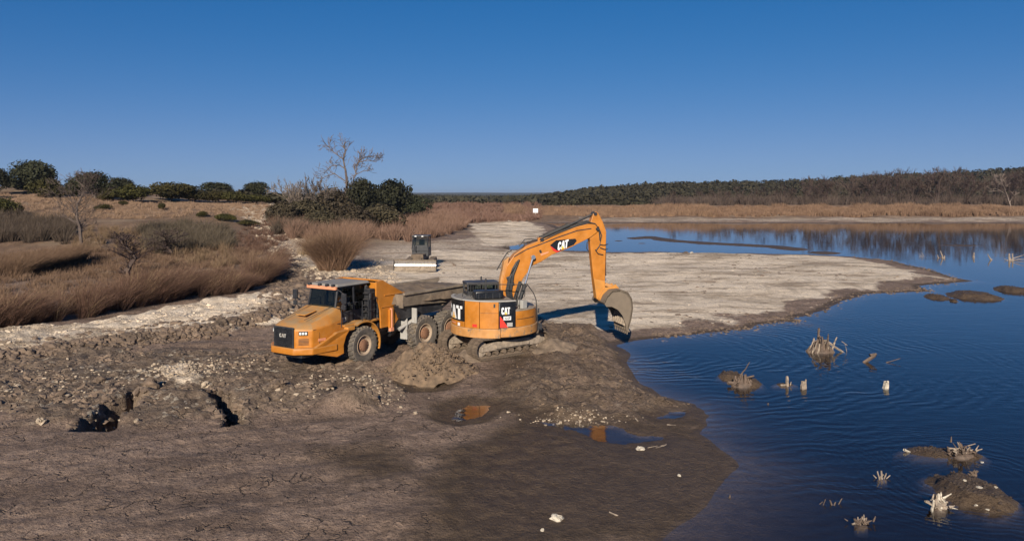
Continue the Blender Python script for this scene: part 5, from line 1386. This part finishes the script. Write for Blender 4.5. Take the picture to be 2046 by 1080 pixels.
# undercarriage
UR = R(39) - PHI
MU = Matrix.Rotation(UR, 4, 'Z')
uf = MB(); uf.box((0, 0, .62), (1.7, 1.9, .34)); uf.box((.9, 0, .5), (.35, 2.2, .3)); uf.box((-.9, 0, .5), (.35, 2.2, .3)); uf.build('undercarriage_frame', m_track, ex, bevel=.03, mat=MU)
shoe = bpy.data.meshes.new('track_shoe')
q = MB(); q.box((0, 0, 0), (.175, .70, .035)); q.box((-.06, 0, .035), (.025, .70, .045)); q.box((.0, 0, .03), (.02, .70, .035)); q.box((.06, 0, .035), (.025, .70, .045)); q.box((0, 0, -.05), (.15, .26, .08))
shoe.from_pydata(q.v, [], q.f); shoe.materials.append(m_track); shoe.update()
def track(yc, L=4.35, r=.43):
    t = empty('track', (0, 0, 0)); t.parent = ex; t.matrix_local = MU @ Matrix.Translation((0, yc, 0))
    half = L / 2 - r; per = 2 * (2 * half) + 2 * math.pi * r; nsh = 56
    for i in range(nsh):
        s = per * i / nsh
        if s < 2 * half: p = (-half + s, r); a = 0
        elif s < 2 * half + math.pi * r: t_ = (s - 2 * half) / r; p = (half + r * math.sin(t_), r * math.cos(t_)); a = t_
        elif s < 4 * half + math.pi * r: s2 = s - 2 * half - math.pi * r; p = (half - s2, -r); a = math.pi
        else: t_ = (s - 4 * half - math.pi * r) / r; p = (-half - r * math.sin(t_), -r * math.cos(t_)); a = math.pi + t_
        o = bpy.data.objects.new('track_shoe', shoe); COL.objects.link(o); o.parent = t
        sag = -.03 * math.cos(p[0] * 1.2) if a == 0 else 0
        o.matrix_local = Matrix.Translation((p[0], 0, p[1] + .5 + sag)) @ Matrix.Rotation(a, 4, 'Y')
    fr2 = MB(); fr2.prism([(-half, .36), (half, .36), (half, .58), (half * .6, .74), (-half * .6, .74), (-half, .58)], -.16, .16); fr2.box((0, -.2, .52), (2.0, .12, .16)); fr2.box((0, .2, .52), (2.0, .12, .16)); fr2.build('track_frame', m_trackl, t, bevel=.03)
    for x in (-half, half):
        w = MB(); w.lathe([(.001, -.14), (.12, -.14), (.14, -.09), (.34, -.08), (.37, 0), (.34, .08), (.14, .09), (.12, .14), (.001, .14)], 24, c=(x, 0, .5)); w.build('idler' if x < 0 else 'sprocket', m_trackl, t, smooth=True)
    for k in range(7):
        x = -half * .78 + k * half * 1.56 / 6
        w = MB(); w.lathe([(.001, -.19), (.10, -.19), (.10, .19), (.001, .19)], 12, c=(x, 0, .26)); w.build('roller', m_track, t, smooth=True)
track(-1.2); track(1.2)

# ------------------------------------------------------------------ bulldozer
gp = Vector((*P(829, 541, 0), 0)); gp.z = gz(gp.x, gp.y) + .02
dz = empty('bulldozer', (gp.x, gp.y + .15, gp.z), R(-86 - 8), 'crawler bulldozer seen head on with a bright highlight strip on its blade on the white flat', 'bulldozer')
q = MB()
prof = [(0.00, .06), (.10, .0), (-.06, .35), (-.10, .62), (-.04, .92), (.06, 1.08), (0.0, 1.10), (-.14, .94), (-.20, .62), (-.15, .3)]
q.prism(prof, -2.08, 2.08); q.build('blade', m_mudsteel, dz, bevel=.01)
q = MB(); q.prism([(-.045, .50), (-.085, .62), (-.045, .88), (.0, .98), (.012, .98), (-.03, .88), (-.07, .62), (-.03, .50)], -2.05, 2.05); q.build('blade_highlight', m_steel, dz)  # bright strip added as the specular band on the curved upper blade
q = MB()
for s in (-1, 1): q.box((.0, s * 2.10, .55), (.3, .05, 1.1))
q.build('blade_end_plate', m_dark, dz, bevel=.01)
q = MB(); q.box((-1.7, 0, 1.28), (1.5, 1.2, .5)); q.box((-1.0, 0, 1.15), (.12, 1.25, .6)); q.build('engine_hood', m_loadmud, dz, bevel=.06)
q = MB(); q.box((-2.6, 0, .95), (3.0, 1.3, .6)); q.box((-3.4, 0, 1.5), (1.6, 1.7, .6)); q.build('hull', m_dark, dz, bevel=.04)
q = MB()
for s in (-1, 1): q.bar((-.15, s * 1.7, .45), (-2.0, s * 1.35, .5), .16, .2); q.bar((-.15, s * .5, .85), (-1.3, s * .5, 1.35), .08)
q.build('push_arm', m_dark, dz, bevel=.01)
q = MB()
for x in (-2.55, -4.05):
    for s in (-1, 1): q.bar((x, s * .82, 1.9), (x - .05 if x > -3 else x, s * .74, 3.2), .10)
for s in (-1, 1): q.bar((-2.55, s * .82, 1.95), (-4.05, s * .82, 1.95), .10); q.bar((-3.3, s * .82, 1.95), (-3.3, s * .74, 3.2), .08)
q.bar((-2.55, 0, 1.95), (-2.6, 0, 3.15), .05); q.box((-3.3, 0, 1.9), (1.6, 1.7, .3)); q.box((-2.56, 0, 2.2), (.06, 1.6, .3)); q.build('cab_frame', m_dark, dz, bevel=.01)
q = MB(); q.box((-3.35, 0, 3.27), (1.75, 1.72, .14)); q.build('cab_roof', m_dark, dz, bevel=.04)
for y in (-.35, .0, .35):
    q = MB(); q.box((-2.47, y - .1, 3.25), (.06, .2, .1)); q.build('work_lamp', m_lens if y else m_dark, dz, bevel=.01)
pane('windscreen', [(-2.53, -.78, 2.3), (-2.53, .78, 2.3), (-2.58, .72, 3.2), (-2.58, -.72, 3.2)], parent=dz)
q = MB(); q.box((-3.5, 0, 2.5), (.2, .55, .7)); q.box((-3.3, 0, 2.2), (.5, .55, .15)); q.build('seat', m_dark, dz, bevel=.03)
q = MB(); q.tube([(-1.9, -.45, 1.9), (-1.9, -.45, 2.5)], .05, 8); q.build('exhaust_pipe', m_dark, dz)
for s in (-1, 1):
    t = MB(); t.prism([(-.9, .35), (-1.25, .0), (-4.1, .0), (-4.5, .35), (-4.4, .9), (-4.0, 1.1), (-1.4, .85), (-1.0, .7)], s * .85, s * 1.45); t.build('track', m_track, dz, bevel=.05)

# white board on the far bank
gs = G(1070, 436)
sgn = empty('sign', (gs.x, gs.y, gs.z), R(4), 'small white board on a post in the scrub where the spit meets the far bank', 'sign')
q = MB(); q.box((0, 0, 2.3), (1.5, .08, 1.25)); q.build('board', m_white, sgn, bevel=.01)
q = MB(); q.box((-.0, .1, 1.2), (.14, .12, 2.6)); q.build('post', m_greyp, sgn)

# ================================================================== HEAPS, STONES, DRIFTWOOD
m_heap = simple('crumbly_brown_soil', (0.165, 0.112, 0.070), .95, 0, .45, 4, 1.0, 14, dustcol=(0.3, .22, .15), mud=.1)
m_clod = simple('dark_mud_clod', (0.150, 0.106, 0.074), .95, 0, .5, 1.4, .6, 18)
m_darkcrumb = simple('shade_dark_crumb', (0.050, 0.034, 0.025), .9, 0, .5, 4)  # dark colour stands in for the crumbs' shadow sides, hidden under frontal sun
m_spoilclod = simple('wet_spoil_clod', (0.105, 0.073, 0.050), .9, 0, .6, 2.5, .6, 18)
m_stone = simple('pale_caliche_stone', (0.36, 0.285, 0.205), .9, 0, .55, 3.5, .4, 20)
m_wood = simple('bleached_driftwood', (0.27, 0.215, 0.165), .85, 0, .45, 8, .6, 30)
m_woodd = simple('soaked_dark_wood', (0.115, 0.080, 0.058), .75, 0, .45, 6, .7, 30)
m_shellrock = simple('chalky_white_rock', (0.50, 0.44, 0.35), .9, 0, .4, 9, .5, 30)

phi_ = (1 + 5 ** .5) / 2
ICO = np.array([(-1, phi_, 0), (1, phi_, 0), (-1, -phi_, 0), (1, -phi_, 0), (0, -1, phi_), (0, 1, phi_), (0, -1, -phi_), (0, 1, -phi_), (phi_, 0, -1), (phi_, 0, 1), (-phi_, 0, -1), (-phi_, 0, 1)]) / 1.9
ICF = np.array([(0, 11, 5), (0, 5, 1), (0, 1, 7), (0, 7, 10), (0, 10, 11), (1, 5, 9), (5, 11, 4), (11, 10, 2), (10, 7, 6), (7, 1, 8), (3, 9, 4), (3, 4, 2), (3, 2, 6), (3, 6, 8), (3, 8, 9), (4, 9, 5), (2, 4, 11), (6, 2, 10), (8, 6, 7), (9, 8, 1)])
def clods(name, pts, size, mat, label, cat, flat=.7):
    n = len(pts)
    V = ICO[None] * rng.uniform(.65, 1.25, (n, 12, 1)) * (size[:, None, None]) * rng.uniform(.6, 1.3, (n, 1, 3)) * np.array([1, 1, flat])
    a = rng.uniform(0, 6.28, n); c, s = np.cos(a), np.sin(a)
    x = V[..., 0] * c[:, None] - V[..., 1] * s[:, None]; y = V[..., 0] * s[:, None] + V[..., 1] * c[:, None]
    V = np.stack([x, y, V[..., 2]], -1) + pts[:, None, :]
    F = (ICF[None] + (np.arange(n) * 12)[:, None, None]).reshape(-1, 3)
    o = mesh_np(name, V.reshape(-1, 3), F, [mat]); tag(o, label, cat, kind='stuff'); return o
def psize(n, lo, hi, p=2.5): return lo + (hi - lo) * rng.random(n) ** p
h = lumpy('soil_heap', 2.0, 1.6, 1.28, m_heap, 31, 110, power=.95, rough=.42)
h.location = (-3.45, 31.9, -.02); tag(h, 'cone of loose brown soil between the dump truck wheels and the excavator tracks', 'soil heap')
p_ = rng.normal(size=(1500, 2)) * np.array([1.0, .8]); k_ = np.hypot(p_[:, 0] / 2.1, p_[:, 1] / 1.7); p_ = p_[k_ < 1]; k_ = k_[k_ < 1]
clods('mud_clods', np.stack([p_[:, 0] - 3.45, p_[:, 1] + 31.9, 1.22 * (1 - k_ ** 1.15) ** .95 - .03], 1), psize(len(p_), .02, .10, 2.5), m_heap, 'crumbs of soil covering the brown cone', 'clods')
h = lumpy('soil_heap', 1.5, 1.0, .55, m_track, 41, 70, rough=.5)
h.location = (2.0, 36.0, .05); tag(h, 'low dark mud heap burying the right end of the near excavator track', 'soil heap')
h = lumpy('soil_heap', 1.0, .8, .42, m_track, 43, 60, rough=.5)
h.location = (-2.1, 34.2, -.02); tag(h, 'small mud heap between the brown soil cone and the excavator tracks', 'soil heap')
for (x_, y_, a_, b_, h_), nn_ in zip(ISLW[4:], [300, 100, 150, 40, 120, 100, 200, 120, 500, 20, 20]):
    p = np.stack([x_ + rng.normal(size=nn_) * a_ * .42, y_ + rng.normal(size=nn_) * b_ * .42], 1); zz_ = terrain(p[:, 0], p[:, 1]); k_ = zz_ > ZW - .03
    if k_.sum() > 3: clods('mud_crumbs', np.stack([p[k_, 0], p[k_, 1], zz_[k_]], 1), psize(int(k_.sum()), .012, .055 * max(1, y_ / 40), 2.5), m_darkcrumb, 'crumbs of mud on the islet', 'crumbs')
h = lumpy('soil_heap', .75, .6, .42, m_heap, 44, 50, rough=.4)
h.location = (-7.25, 33.1, -.04); tag(h, 'mud pushed up against the front wheel of the dump truck', 'soil heap')

RUBP = [(-120, 800), (0, 730), (200, 705), (420, 705), (560, 710), (640, 718), (770, 735), (810, 790), (760, 815), (640, 815), (500, 840), (440, 850), (300, 850), (150, 855), (0, 830)]
p = scatter(RUBP, 15000); q = fbm(p[:, 0] / 1.6, p[:, 1] / 1.6, 3, 8); p = p[q > .45]
clods('mud_clods', p, psize(len(p), .03, .18, 3), m_clod, 'dark broken clods strewn over the churned strip in front of the truck', 'clods')
p = scatter(RUBP, 9000); q = fbm(p[:, 0] / .8 + 40, p[:, 1] / .8, 4, 9); p = p[q > .56]
clods('pale_stones', p, psize(len(p), .012, .08, 3), m_stone, 'pale caliche crumbs mixed into the churned mud', 'stones')
def around(px, py, sx_, sy_, n):
    x, y = P(px, py); a = np.stack([x + rng.normal(size=n) * sx_, y + rng.normal(size=n) * sy_], 1); return np.stack([a[:, 0], a[:, 1], terrain(a[:, 0], a[:, 1]) + .0], 1)
p = np.concatenate([around(362, 752, .95, .75, 520), around(755, 792, .55, .8, 160), around(730, 770, .3, .6, 80), around(700, 762, 1.0, .3, 90), around(420, 735, 1.4, .6, 200), around(150, 760, 1.6, 1.2, 260), (around(60, 790, 2.0, 1.0, 220)), around(620, 790, .9, .7, 120)])
clods('pale_stones', p, psize(len(p), .015, .10, 2.4), m_stone, 'heaps of whitish caliche lumps dug out beside the trench', 'stones')
ln = [(-200, 733), (0, 716), (200, 692), (300, 680), (420, 662), (520, 642), (590, 620)]
pts_ = np.array([(P(*q)[0], P(*q)[1]) for q in ln]); t = rng.uniform(0, len(ln) - 1.001, 3800); i0 = t.astype(int); fr_ = (t - i0)[:, None]
xy = pts_[i0] * (1 - fr_) + pts_[i0 + 1] * fr_ + rng.normal(size=(3800, 2)) * np.array([.5, .42])
p = np.stack([xy[:, 0], xy[:, 1], terrain(xy[:, 0], xy[:, 1]) + .02], 1)
clods('mud_clods', p, psize(len(p), .04, .24, 2.3), m_clod, 'ridge of dark clods along the far edge of the haul road', 'clods')
p = scatter([(530, 520), (600, 540), (620, 600), (560, 630), (520, 600), (540, 560)], 900); clods('mud_clods', p, psize(900, .06, .42, 2.2), m_clod, 'dark broken mud between the tall grass and the truck cab', 'clods')
p = scatter([(480, 470), (560, 455), (640, 540), (760, 520), (800, 560), (740, 600), (600, 560), (520, 500)], 4200); clods('pale_stones', p, psize(4200, .04, .34, 2.6), m_stone, 'pale stones on the rutted slope behind the truck', 'stones')
p = scatter([(-100, 690), (0, 662), (200, 645), (400, 608), (540, 592), (520, 640), (300, 672), (0, 712)], 9000); clods('pale_stones', p, psize(9000, .012, .10, 2.8), m_stone, 'gravel on the pale bank in front of the tall grass', 'stones')
SP = [(945, 690), (1100, 650), (1180, 658), (1235, 700), (1262, 745), (1300, 775), (1380, 805), (1260, 838), (1130, 845), (1050, 812), (1000, 785), (1020, 735)]
p = scatter(SP, 5200, -.15); clods('mud_clods', p, psize(len(p), .02, .12, 3), m_spoilclod, 'wet clods over the dredged spoil beside the excavator', 'clods')
p = scatter(SP, 5000, -.15); clods('mud_clods', p, psize(len(p), .012, .09, 3), m_heap, 'paler drying crumbs over the dredged spoil', 'clods')
p = scatter([(760, 520), (1000, 505), (1210, 505), (1500, 510), (1850, 545), (1840, 580), (1690, 595), (1560, 630), (1250, 655), (1100, 640), (940, 560)], 2600); q = fbm(p[:, 0] / 3, p[:, 1] / 6, 3, 4); p = p[q > .45]
clods('mud_clods', p, psize(len(p), .05, .26, 3), m_clod, 'scattered dark lumps on the white flat', 'clods', .5)
p = scatter([(0, 870), (400, 860), (900, 850), (1300, 920), (1380, 960), (1300, 1080), (0, 1080)], 9000); clods('mud_crumbs', p - np.array([0, 0, .0]), psize(9000, .007, .034, 2.2), m_darkcrumb, 'small dark crumbs on the cracked mud', 'crumbs')
p = around(1150, 826, .8, .25, 160); clods('pale_stones', p, psize(160, .02, .07, 2), m_stone, 'strip of pale crumbs at the foot of the spoil', 'stones')
m_cal = simple('bright_caliche_lump', (0.53, 0.43, 0.32), .9, 0, .40, .8, .4, 20)
p = scatter([(740, 520), (860, 506), (1000, 502), (1210, 503), (1500, 508), (1700, 514), (1850, 540), (1900, 560), (1840, 578), (1690, 592), (1560, 625), (1400, 650), (1250, 655), (1100, 645), (940, 575), (740, 560)], 16000); q = fbm(p[:, 0] / 2.5, p[:, 1] / 5, 4, 24); p = p[q > .47]
clods('pale_stones', p, psize(len(p), .025, .13, 2.4), m_cal, 'broken pale crust lumps over the white flat', 'stones', .6)
p = scatter([(-100, 690), (0, 662), (200, 645), (400, 608), (540, 592), (520, 640), (300, 672), (0, 712)], 5000); q = fbm(p[:, 0] / 1.2, p[:, 1] / 1.2, 3, 25); p = p[q > .5]
clods('pale_stones', p, psize(len(p), .03, .17, 2.4), m_cal, 'broken pale lumps on the bank in front of the tall grass', 'stones')
p = scatter([(-100, 720), (0, 690), (200, 668), (420, 636), (560, 612), (540, 640), (300, 685), (0, 730)], 2200)
clods('mud_clods', p, psize(len(p), .04, .22, 2.4), m_clod, 'dark clods tumbled over the lower edge of the pale bank', 'clods')
# shoreline crumbs of the white flat
sh = [(1300, 674), (1400, 663), (1470, 657), (1560, 640), (1600, 640), (1690, 598), (1740, 585), (1800, 582), (1850, 580), (1900, 566), (1905, 553), (1850, 537), (1780, 521), (1700, 512)]
pts_ = np.array([P(a, b_, ZW) for a, b_ in sh]); t = rng.uniform(0, len(sh) - 1.001, 1300); i0 = t.astype(int); fr_ = (t - i0)[:, None]
xy = pts_[i0] * (1 - fr_) + pts_[i0 + 1] * fr_ + rng.normal(size=(1300, 2)) * np.array([.5, .8]); p = np.stack([xy[:, 0], xy[:, 1], terrain(xy[:, 0], xy[:, 1])], 1); p = p[p[:, 2] > ZW - .12]
clods('mud_clods', p, psize(len(p), .03, .16, 3), m_clod, 'dark lumps along the edge of the white flat', 'clods', .5)

def rock(px, py, wpx, hpx, mat, label, cat='rock', name='rock', z=None):
    g = G(px, py); m = g.y / FPX; rg = np.random.default_rng(int(px * 7 + py))
    lon = 14; lat = 8; V = []; F = []
    for j in range(lat + 1):
        for i in range(lon):
            a = 2 * math.pi * i / lon; b_ = math.pi * j / lat
            V.append((math.sin(b_) * math.cos(a), math.sin(b_) * math.sin(a), math.cos(b_)))
    V = np.array(V); r = 1 + (fbm(V[:, 0] * 1.9 + px, V[:, 1] * 1.9 + V[:, 2] * 2.1, 3, 5, .7) - .5) * 1.6 + (fbm(V[:, 0] * 5 + py, V[:, 1] * 5 - V[:, 2] * 4, 2, 15) - .5) * .5
    V = V * r[:, None] * np.array([wpx * m * .5, wpx * m * .4, hpx * m * .62])
    for j in range(lat):
        for i in range(lon): F.append((j * lon + i, (j + 1) * lon + i, (j + 1) * lon + (i + 1) % lon, j * lon + (i + 1) % lon))
    o = mesh_np(name, V, np.array(F), [mat]); o.location = (g.x, g.y, max(g.z, ZW - .02) + hpx * m * .15); o.rotation_euler = (0, 0, rg.uniform(0, 3)); tag(o, label, cat); return o
for a in [(82, 845, 20, 12, m_stone, 'pale stone alone on the grey mud left of the first trench'),
          (413, 772, 22, 12, m_stone, 'pale block at the upper lip of the second trench'),
          (272, 842, 12, 7, m_stone, 'small pale stone on the near lip of the first trench'),
          (1112, 1036, 26, 12, m_shellrock, 'lumpy chalk white rock on the mud near the bottom edge'),
          (1083, 1060, 8, 6, m_shellrock, 'tiny white pebble below the chalk white rock'),
          (1280, 897, 18, 5, m_shellrock, 'flat white rock right below the long puddle'),
          (1357, 950, 8, 4, m_shellrock, 'tiny white pebble on wet brown mud near the shore'),
          (830, 826, 8, 5, m_stone, 'small pale stone left of the orange tinted puddle'),
          (560, 770, 26, 16, m_clod, 'dark clod block in the churned mud right of the second trench'),
          (300, 772, 30, 18, m_clod, 'dark clod block above the first trench'),
          (200, 762, 24, 15, m_clod, 'dark clod block among pale crumbs at the left'),
          (650, 775, 24, 14, m_clod, 'dark clod block left of the grey mound'),
          (1370, 506, 14, 4, m_clod, 'black lump on the water side edge of the white flat'),
          (1382, 506, 8, 4, m_shellrock, 'white lump beside the black lump on the edge of the white flat')]:
    rock(*a)

def spl(acc, p0, p1, r0, r1, n=5, wob=.06, seg=4, rg=rng):
    p0 = np.array(p0, float); p1 = np.array(p1, float); L = np.linalg.norm(p1 - p0)
    pts = [p0 + (p1 - p0) * t + (rg.normal(size=3) * wob * L if 0 < t < 1 else 0) for t in np.linspace(0, 1, seg + 1)]
    V, F = tube_np(pts, np.linspace(r0, r1, seg + 1) * rg.uniform(.8, 1.2, seg + 1), n); acc.add(V, F)
def drift(name, px, py, label, cat, base=None, shards=(), limbs=(), z=None, sc=1.0, mat=m_wood, mat2=m_woodd):
    """px,py = foot of the thing; shards/limbs in picture units relative to the foot: (x0,y0,x1,y1,r0,r1[,depth])"""
    g = G(px, py); zz = max(g.z, ZW); x, y = P(px, py, zz); m = y / FPX
    root = empty(name, (x, y, zz), 0, label, cat)
    rg = np.random.default_rng(int(px * 3 + py))
    if base:
        w_, h_ = base; o = lumpy('root_base', w_ * m * .5, w_ * m * .32, h_ * m, mat2, int(px), 26, power=.7, rough=.5, parent=root); o.location = (0, 0, -.06)
    def conv(l, dname, mt):
        if not l: return
        A = Acc()
        for s in l:
            x0, y0, x1, y1, r0, r1 = s[:6]; dw = (base[0] * .22 if base else 2.5); d0 = rg.uniform(-1, 1) * dw * m; d1 = d0 * .8 + rg.uniform(-1, 1) * abs(y1 - y0) * .3 * m
            spl(A, (x0 * m, d0, -y0 * m), (x1 * m, d1, -y1 * m), r0 * m, max(r1 * m, .008), 5, .012, 4, rg)
        A.build(dname, [mt], root)
    shards = list(shards)
    conv(shards[::3] if len(shards) > 12 else shards, 'splinter', mat)
    if len(shards) > 12: conv([q for i, q in enumerate(shards) if i % 3], 'root', mat2 if mat is not m_shellrock else m_wood)
    conv(limbs, 'branch', mat)
    return root
def fan(n, w, h, rg, r=2.2, lean=.4):
    out = []
    for i in range(n):
        x0 = rg.uniform(-w / 2, w / 2); hh_ = h * rg.uniform(.35, 1.0) * (1 - .5 * abs(x0) / (w / 2)); out.append((x0, 3, x0 + rg.uniform(-lean, lean) * hh_ + x0 * .2, -hh_, r * rg.uniform(.6, 1.3), r * .35))
    return out
def mass(n, w, h, rg, r=3.0):
    """a broken stump: thick roots rising inward to a ragged top"""
    out = []
    for i in range(n):
        x0 = rg.uniform(-w / 2, w / 2); k = 1 - (abs(x0) / (w / 2)) ** 2; hh_ = h * rg.uniform(.45, 1.0) * (.35 + .65 * k)
        out.append((x0, 3, x0 * rg.uniform(.35, .8) + rg.uniform(-2, 2), -hh_, r * rg.uniform(.7, 1.4), r * rg.uniform(.15, .5)))
    return out
def tangle(n, w, h, rg, r=1.8):
    """a root wad: short crooked pieces pointing every way"""
    out = []
    for i in range(n):
        x0 = rg.normal() * w * .25; y0 = -abs(rg.normal()) * h * .3; a = rg.uniform(-.3, 3.44); L = rg.uniform(.2, .55) * h
        out.append((x0, y0 + 2, x0 + math.cos(a) * L, min(2, y0 - abs(math.sin(a)) * L), r * rg.uniform(.6, 1.5), r * rg.uniform(.2, .7)))
    return out
rg = np.random.default_rng(3)
drift('tree_stump', 1640, 702, 'large splintered grey stump rising from the lake with a pale branch leaning right', 'stump', (54, 14), mass(70, 54, 32, rg, 3.6) + [(0, 0, 3, -44, 3.4, 2.0), (8, -5, 9, -38, 2.6, 1.2), (20, -5, 30, -30, 2.2, 1.4)], [(5, -24, 48, 3, 3.2, 1.6), (38, -22, 50, -14, .7, .5), (50, -14, 52, 2, .5, .4)])
drift('tree_stump', 1484, 764, 'brown root stump on a mud hump in the lake with one thin stick pointing up', 'stump', (46, 9), mass(40, 40, 20, rg, 3.4), [(-4, -14, 13, -42, 1.5, .7), (-14, -4, 22, -14, 3, 2), (-30, 0, 8, 2, 4, 3)], mat=m_woodd)
drift('wood_post', 1573, 768, 'slim upright wooden stub in the lake beside a dark root', 'stub', None, [(0, 3, 0, -17, 3, 2.6), (5, 2, 8, -6, 1.2, .8)], [(-14, 1, -2, 0, 2.5, 1.5)])
drift('wood_stub', 1606, 775, 'short squat broken stub, second in the row of low stubs in the lake', 'stub', None, [(-3, 3, -1, -14, 5, 4), (3, 3, 7, -16, 3, 1.5)])
drift('wood_stub', 1770, 774, 'pale round topped stub standing alone in open water', 'stub', None, [(-1, 3, 1, -12, 5.5, 5), (2, 2, 3, -14, 3.5, 2)], mat=m_shellrock)
drift('leaning_log', 1724, 722, 'dark log with a pale knobbed end leaning out of the lake', 'log', None, [(0, 2, 22, -14, 3.2, 3.6)], [(14, -12, 26, -16, 4, 3)], mat=m_woodd)
drift('twig', 1780, 724, 'thin forked twig lying on the lake right of the leaning log', 'twig', None, [(-8, 0, 20, -8, .9, .5), (-10, 1, 6, 4, .8, .5)], mat=m_woodd)
drift('root_cluster', 1925, 905, 'crown of pale jagged roots on the end of a mud bar in the lake', 'roots', (44, 6), tangle(44, 52, 26, rg, 1.9), [(-28, -8, 20, -4, 2.5, 2), (-24, 2, -8, -8, 2.5, 2), (26, 0, 34, -14, 1.5, .8)])
drift('log', 1816, 903, 'white chip of wood at the left tip of the mud bar', 'log', None, [(-9, -5, 11, 4, 2.6, 1.6)], mat=m_shellrock)
drift('root_cluster', 1762, 955, 'small clump of four pale splinters sticking out of dark water', 'roots', (22, 4), [(-6, 2, -8, -14, 1.7, 1), (0, 2, 1, -14, 2.2, 1.8), (6, 2, 10, -10, 1.6, 1), (-10, 0, -16, -6, 1.2, .8), (8, 0, 17, -6, 1.2, .8), (-2, 0, 3, -8, 2, 1)])
drift('root_cluster', 1662, 1006, 'faint scatter of small dark root tips in the lake near the bottom edge', 'roots', None, [(-18, 2, -13, -10, 1.5, .8), (-24, 1, -18, -5, 1, .6), (0, 2, -4, -8, 2, 1.2), (4, 3, 8, -4, 2, 1), (14, 2, 22, -10, 1.3, .8)], mat=m_woodd)
drift('root_cluster', 1720, 1046, 'pale knotty root wad floating by itself near the bottom of the lake', 'roots', (30, 4), tangle(30, 34, 20, rg, 1.9) + [(-18, 0, -4, -3, 2, 1.5), (6, -4, 20, -9, 1.8, 1)])
drift('root_cluster', 1876, 1016, 'big chalk pale root block on the left end of the round mud island', 'roots', (30, 10), tangle(36, 34, 30, rg, 3.2) + [(-16, 4, -16, -22, 2.4, 2), (-6, -22, 14, -14, 6, 5), (-10, -10, 12, -8, 7, 6)], [(10, -20, 26, -30, 2.2, 1), (8, -6, 40, 2, 1.5, .8)], mat=m_shellrock)
drift('root_cluster', 1944, 948, 'dark root knot on the far rim of the round mud island', 'roots', (18, 8), tangle(22, 18, 16, rg, 2.4), mat=m_woodd)
for a in [(1927, 960, 8, 4, 'small white chip near the top of the round mud island'), (1958, 974, 12, 3, 'small pale stick chip in the middle of the round mud island'), (1962, 937, 8, 3, 'pale chip beside the dark root knot'), (1990, 974, 7, 3, 'pale chip at the right side of the round mud island'), (1950, 1010, 7, 3, 'pale chip near the lower rim of the round mud island'), (1972, 1018, 8, 2.5, 'pale chip at the lower right rim of the round mud island')]:
    rock(a[0], a[1], a[2], a[3], m_shellrock, a[4], 'wood chip', 'wood_chip')
drift('branch_snag', 1880, 515, 'forked grey snag in the far lake, leftmost of the far snags', 'snag', (12, 3), [(3, 2, -1, -14, 1.6, .9), (-4, 2, -8, -6, 1.3, .8), (5, 2, 6, -5, 1.3, .9)])
drift('branch_snag', 1944, 514, 'short upright grey snag in the far lake', 'snag', None, [(0, 2, 0, -10, 1.7, 1.2), (3, 2, 4, -2, 1.2, .8)])
drift('branch_snag', 1978, 519, 'grey snag leaning left in the far lake', 'snag', None, [(2, 2, -6, -12, 1.5, .9), (1, 1, 4, -2, 1, .6)])
drift('branch_snag', 2018, 520, 'wide snag with three upright stubs and a long branch near the right edge', 'snag', None, [(-3, 2, -2, -14, 1.8, 1.2), (3, 2, 5, -14, 1.6, 1), (0, 2, 0, -8, 1.8, 1)], [(2, -2, 28, -12, 1.1, .5), (4, -1, 30, -3, 1, .5), (-4, 0, -12, -3, .9, .5)])
drift('branch_snag', 1842, 512, 'faint fan of thin twigs left of the forked snag', 'snag', None, [(2, 1, -6, -6, .6, .4), (4, 1, 0, -8, .6, .4), (-6, 0, 8, 1, .7, .4)])
drift('stick', 1230, 1028, 'straight pale stick lying on the mud near the bottom edge', 'stick', None, [(-13, -7, 15, 6, 1.6, 1.3)], mat=m_wood)
drift('stick', 1343, 849, 'short pale stick on the brown mud above the long puddle', 'stick', None, [(-10, 0, 8, 1, 1.6, 1.2)])
drift('stick', 1274, 841, 'short leaning stick left of the other stick above the long puddle', 'stick', None, [(-5, -6, 5, 4, 1.4, 1)])
drift('twig', 1318, 894, 'bundle of thin pale twigs right of the flat white rock', 'twig', None, [(-24, 0, -4, -4, .6, .4), (-8, 0, 12, -6, .6, .4), (0, 3, 16, 2, .6, .4), (2, -4, 14, -7, .5, .3)])
drift('reed_stub', 1458, 992, 'tiny reed stub poking from the shallows near the mud point', 'stub', None, [(0, 2, 0, -5, 1.8, 1.4)], mat=m_woodd)
drift('reed_stub', 1535, 808, 'tiny dark tip in the rippled water', 'stub', None, [(0, 1, 1, -3, 1.6, 1.2)], mat=m_woodd)

# ------------------------------------------------------------------ thin winter haze: one closed box of air round the whole place
hb = MB(); hb.box((0, 4700, 21.5), (24000, 9800, 50)); 
m_haze = bpy.data.materials.new('haze_air'); m_haze.use_nodes = True; nt = m_haze.node_tree
for n in list(nt.nodes): nt.nodes.remove(n)
o_ = nd(nt, 'ShaderNodeOutputMaterial'); pv = nd(nt, 'ShaderNodeVolumePrincipled'); pv.inputs['Color'].default_value = (.75, .85, 1, 1); pv.inputs['Density'].default_value = 0.00009; pv.inputs['Anisotropy'].default_value = .2
lk(nt, pv.outputs[0], o_.inputs['Volume'])
hz = hb.build('haze', m_haze); tag(hz, kind='stuff')
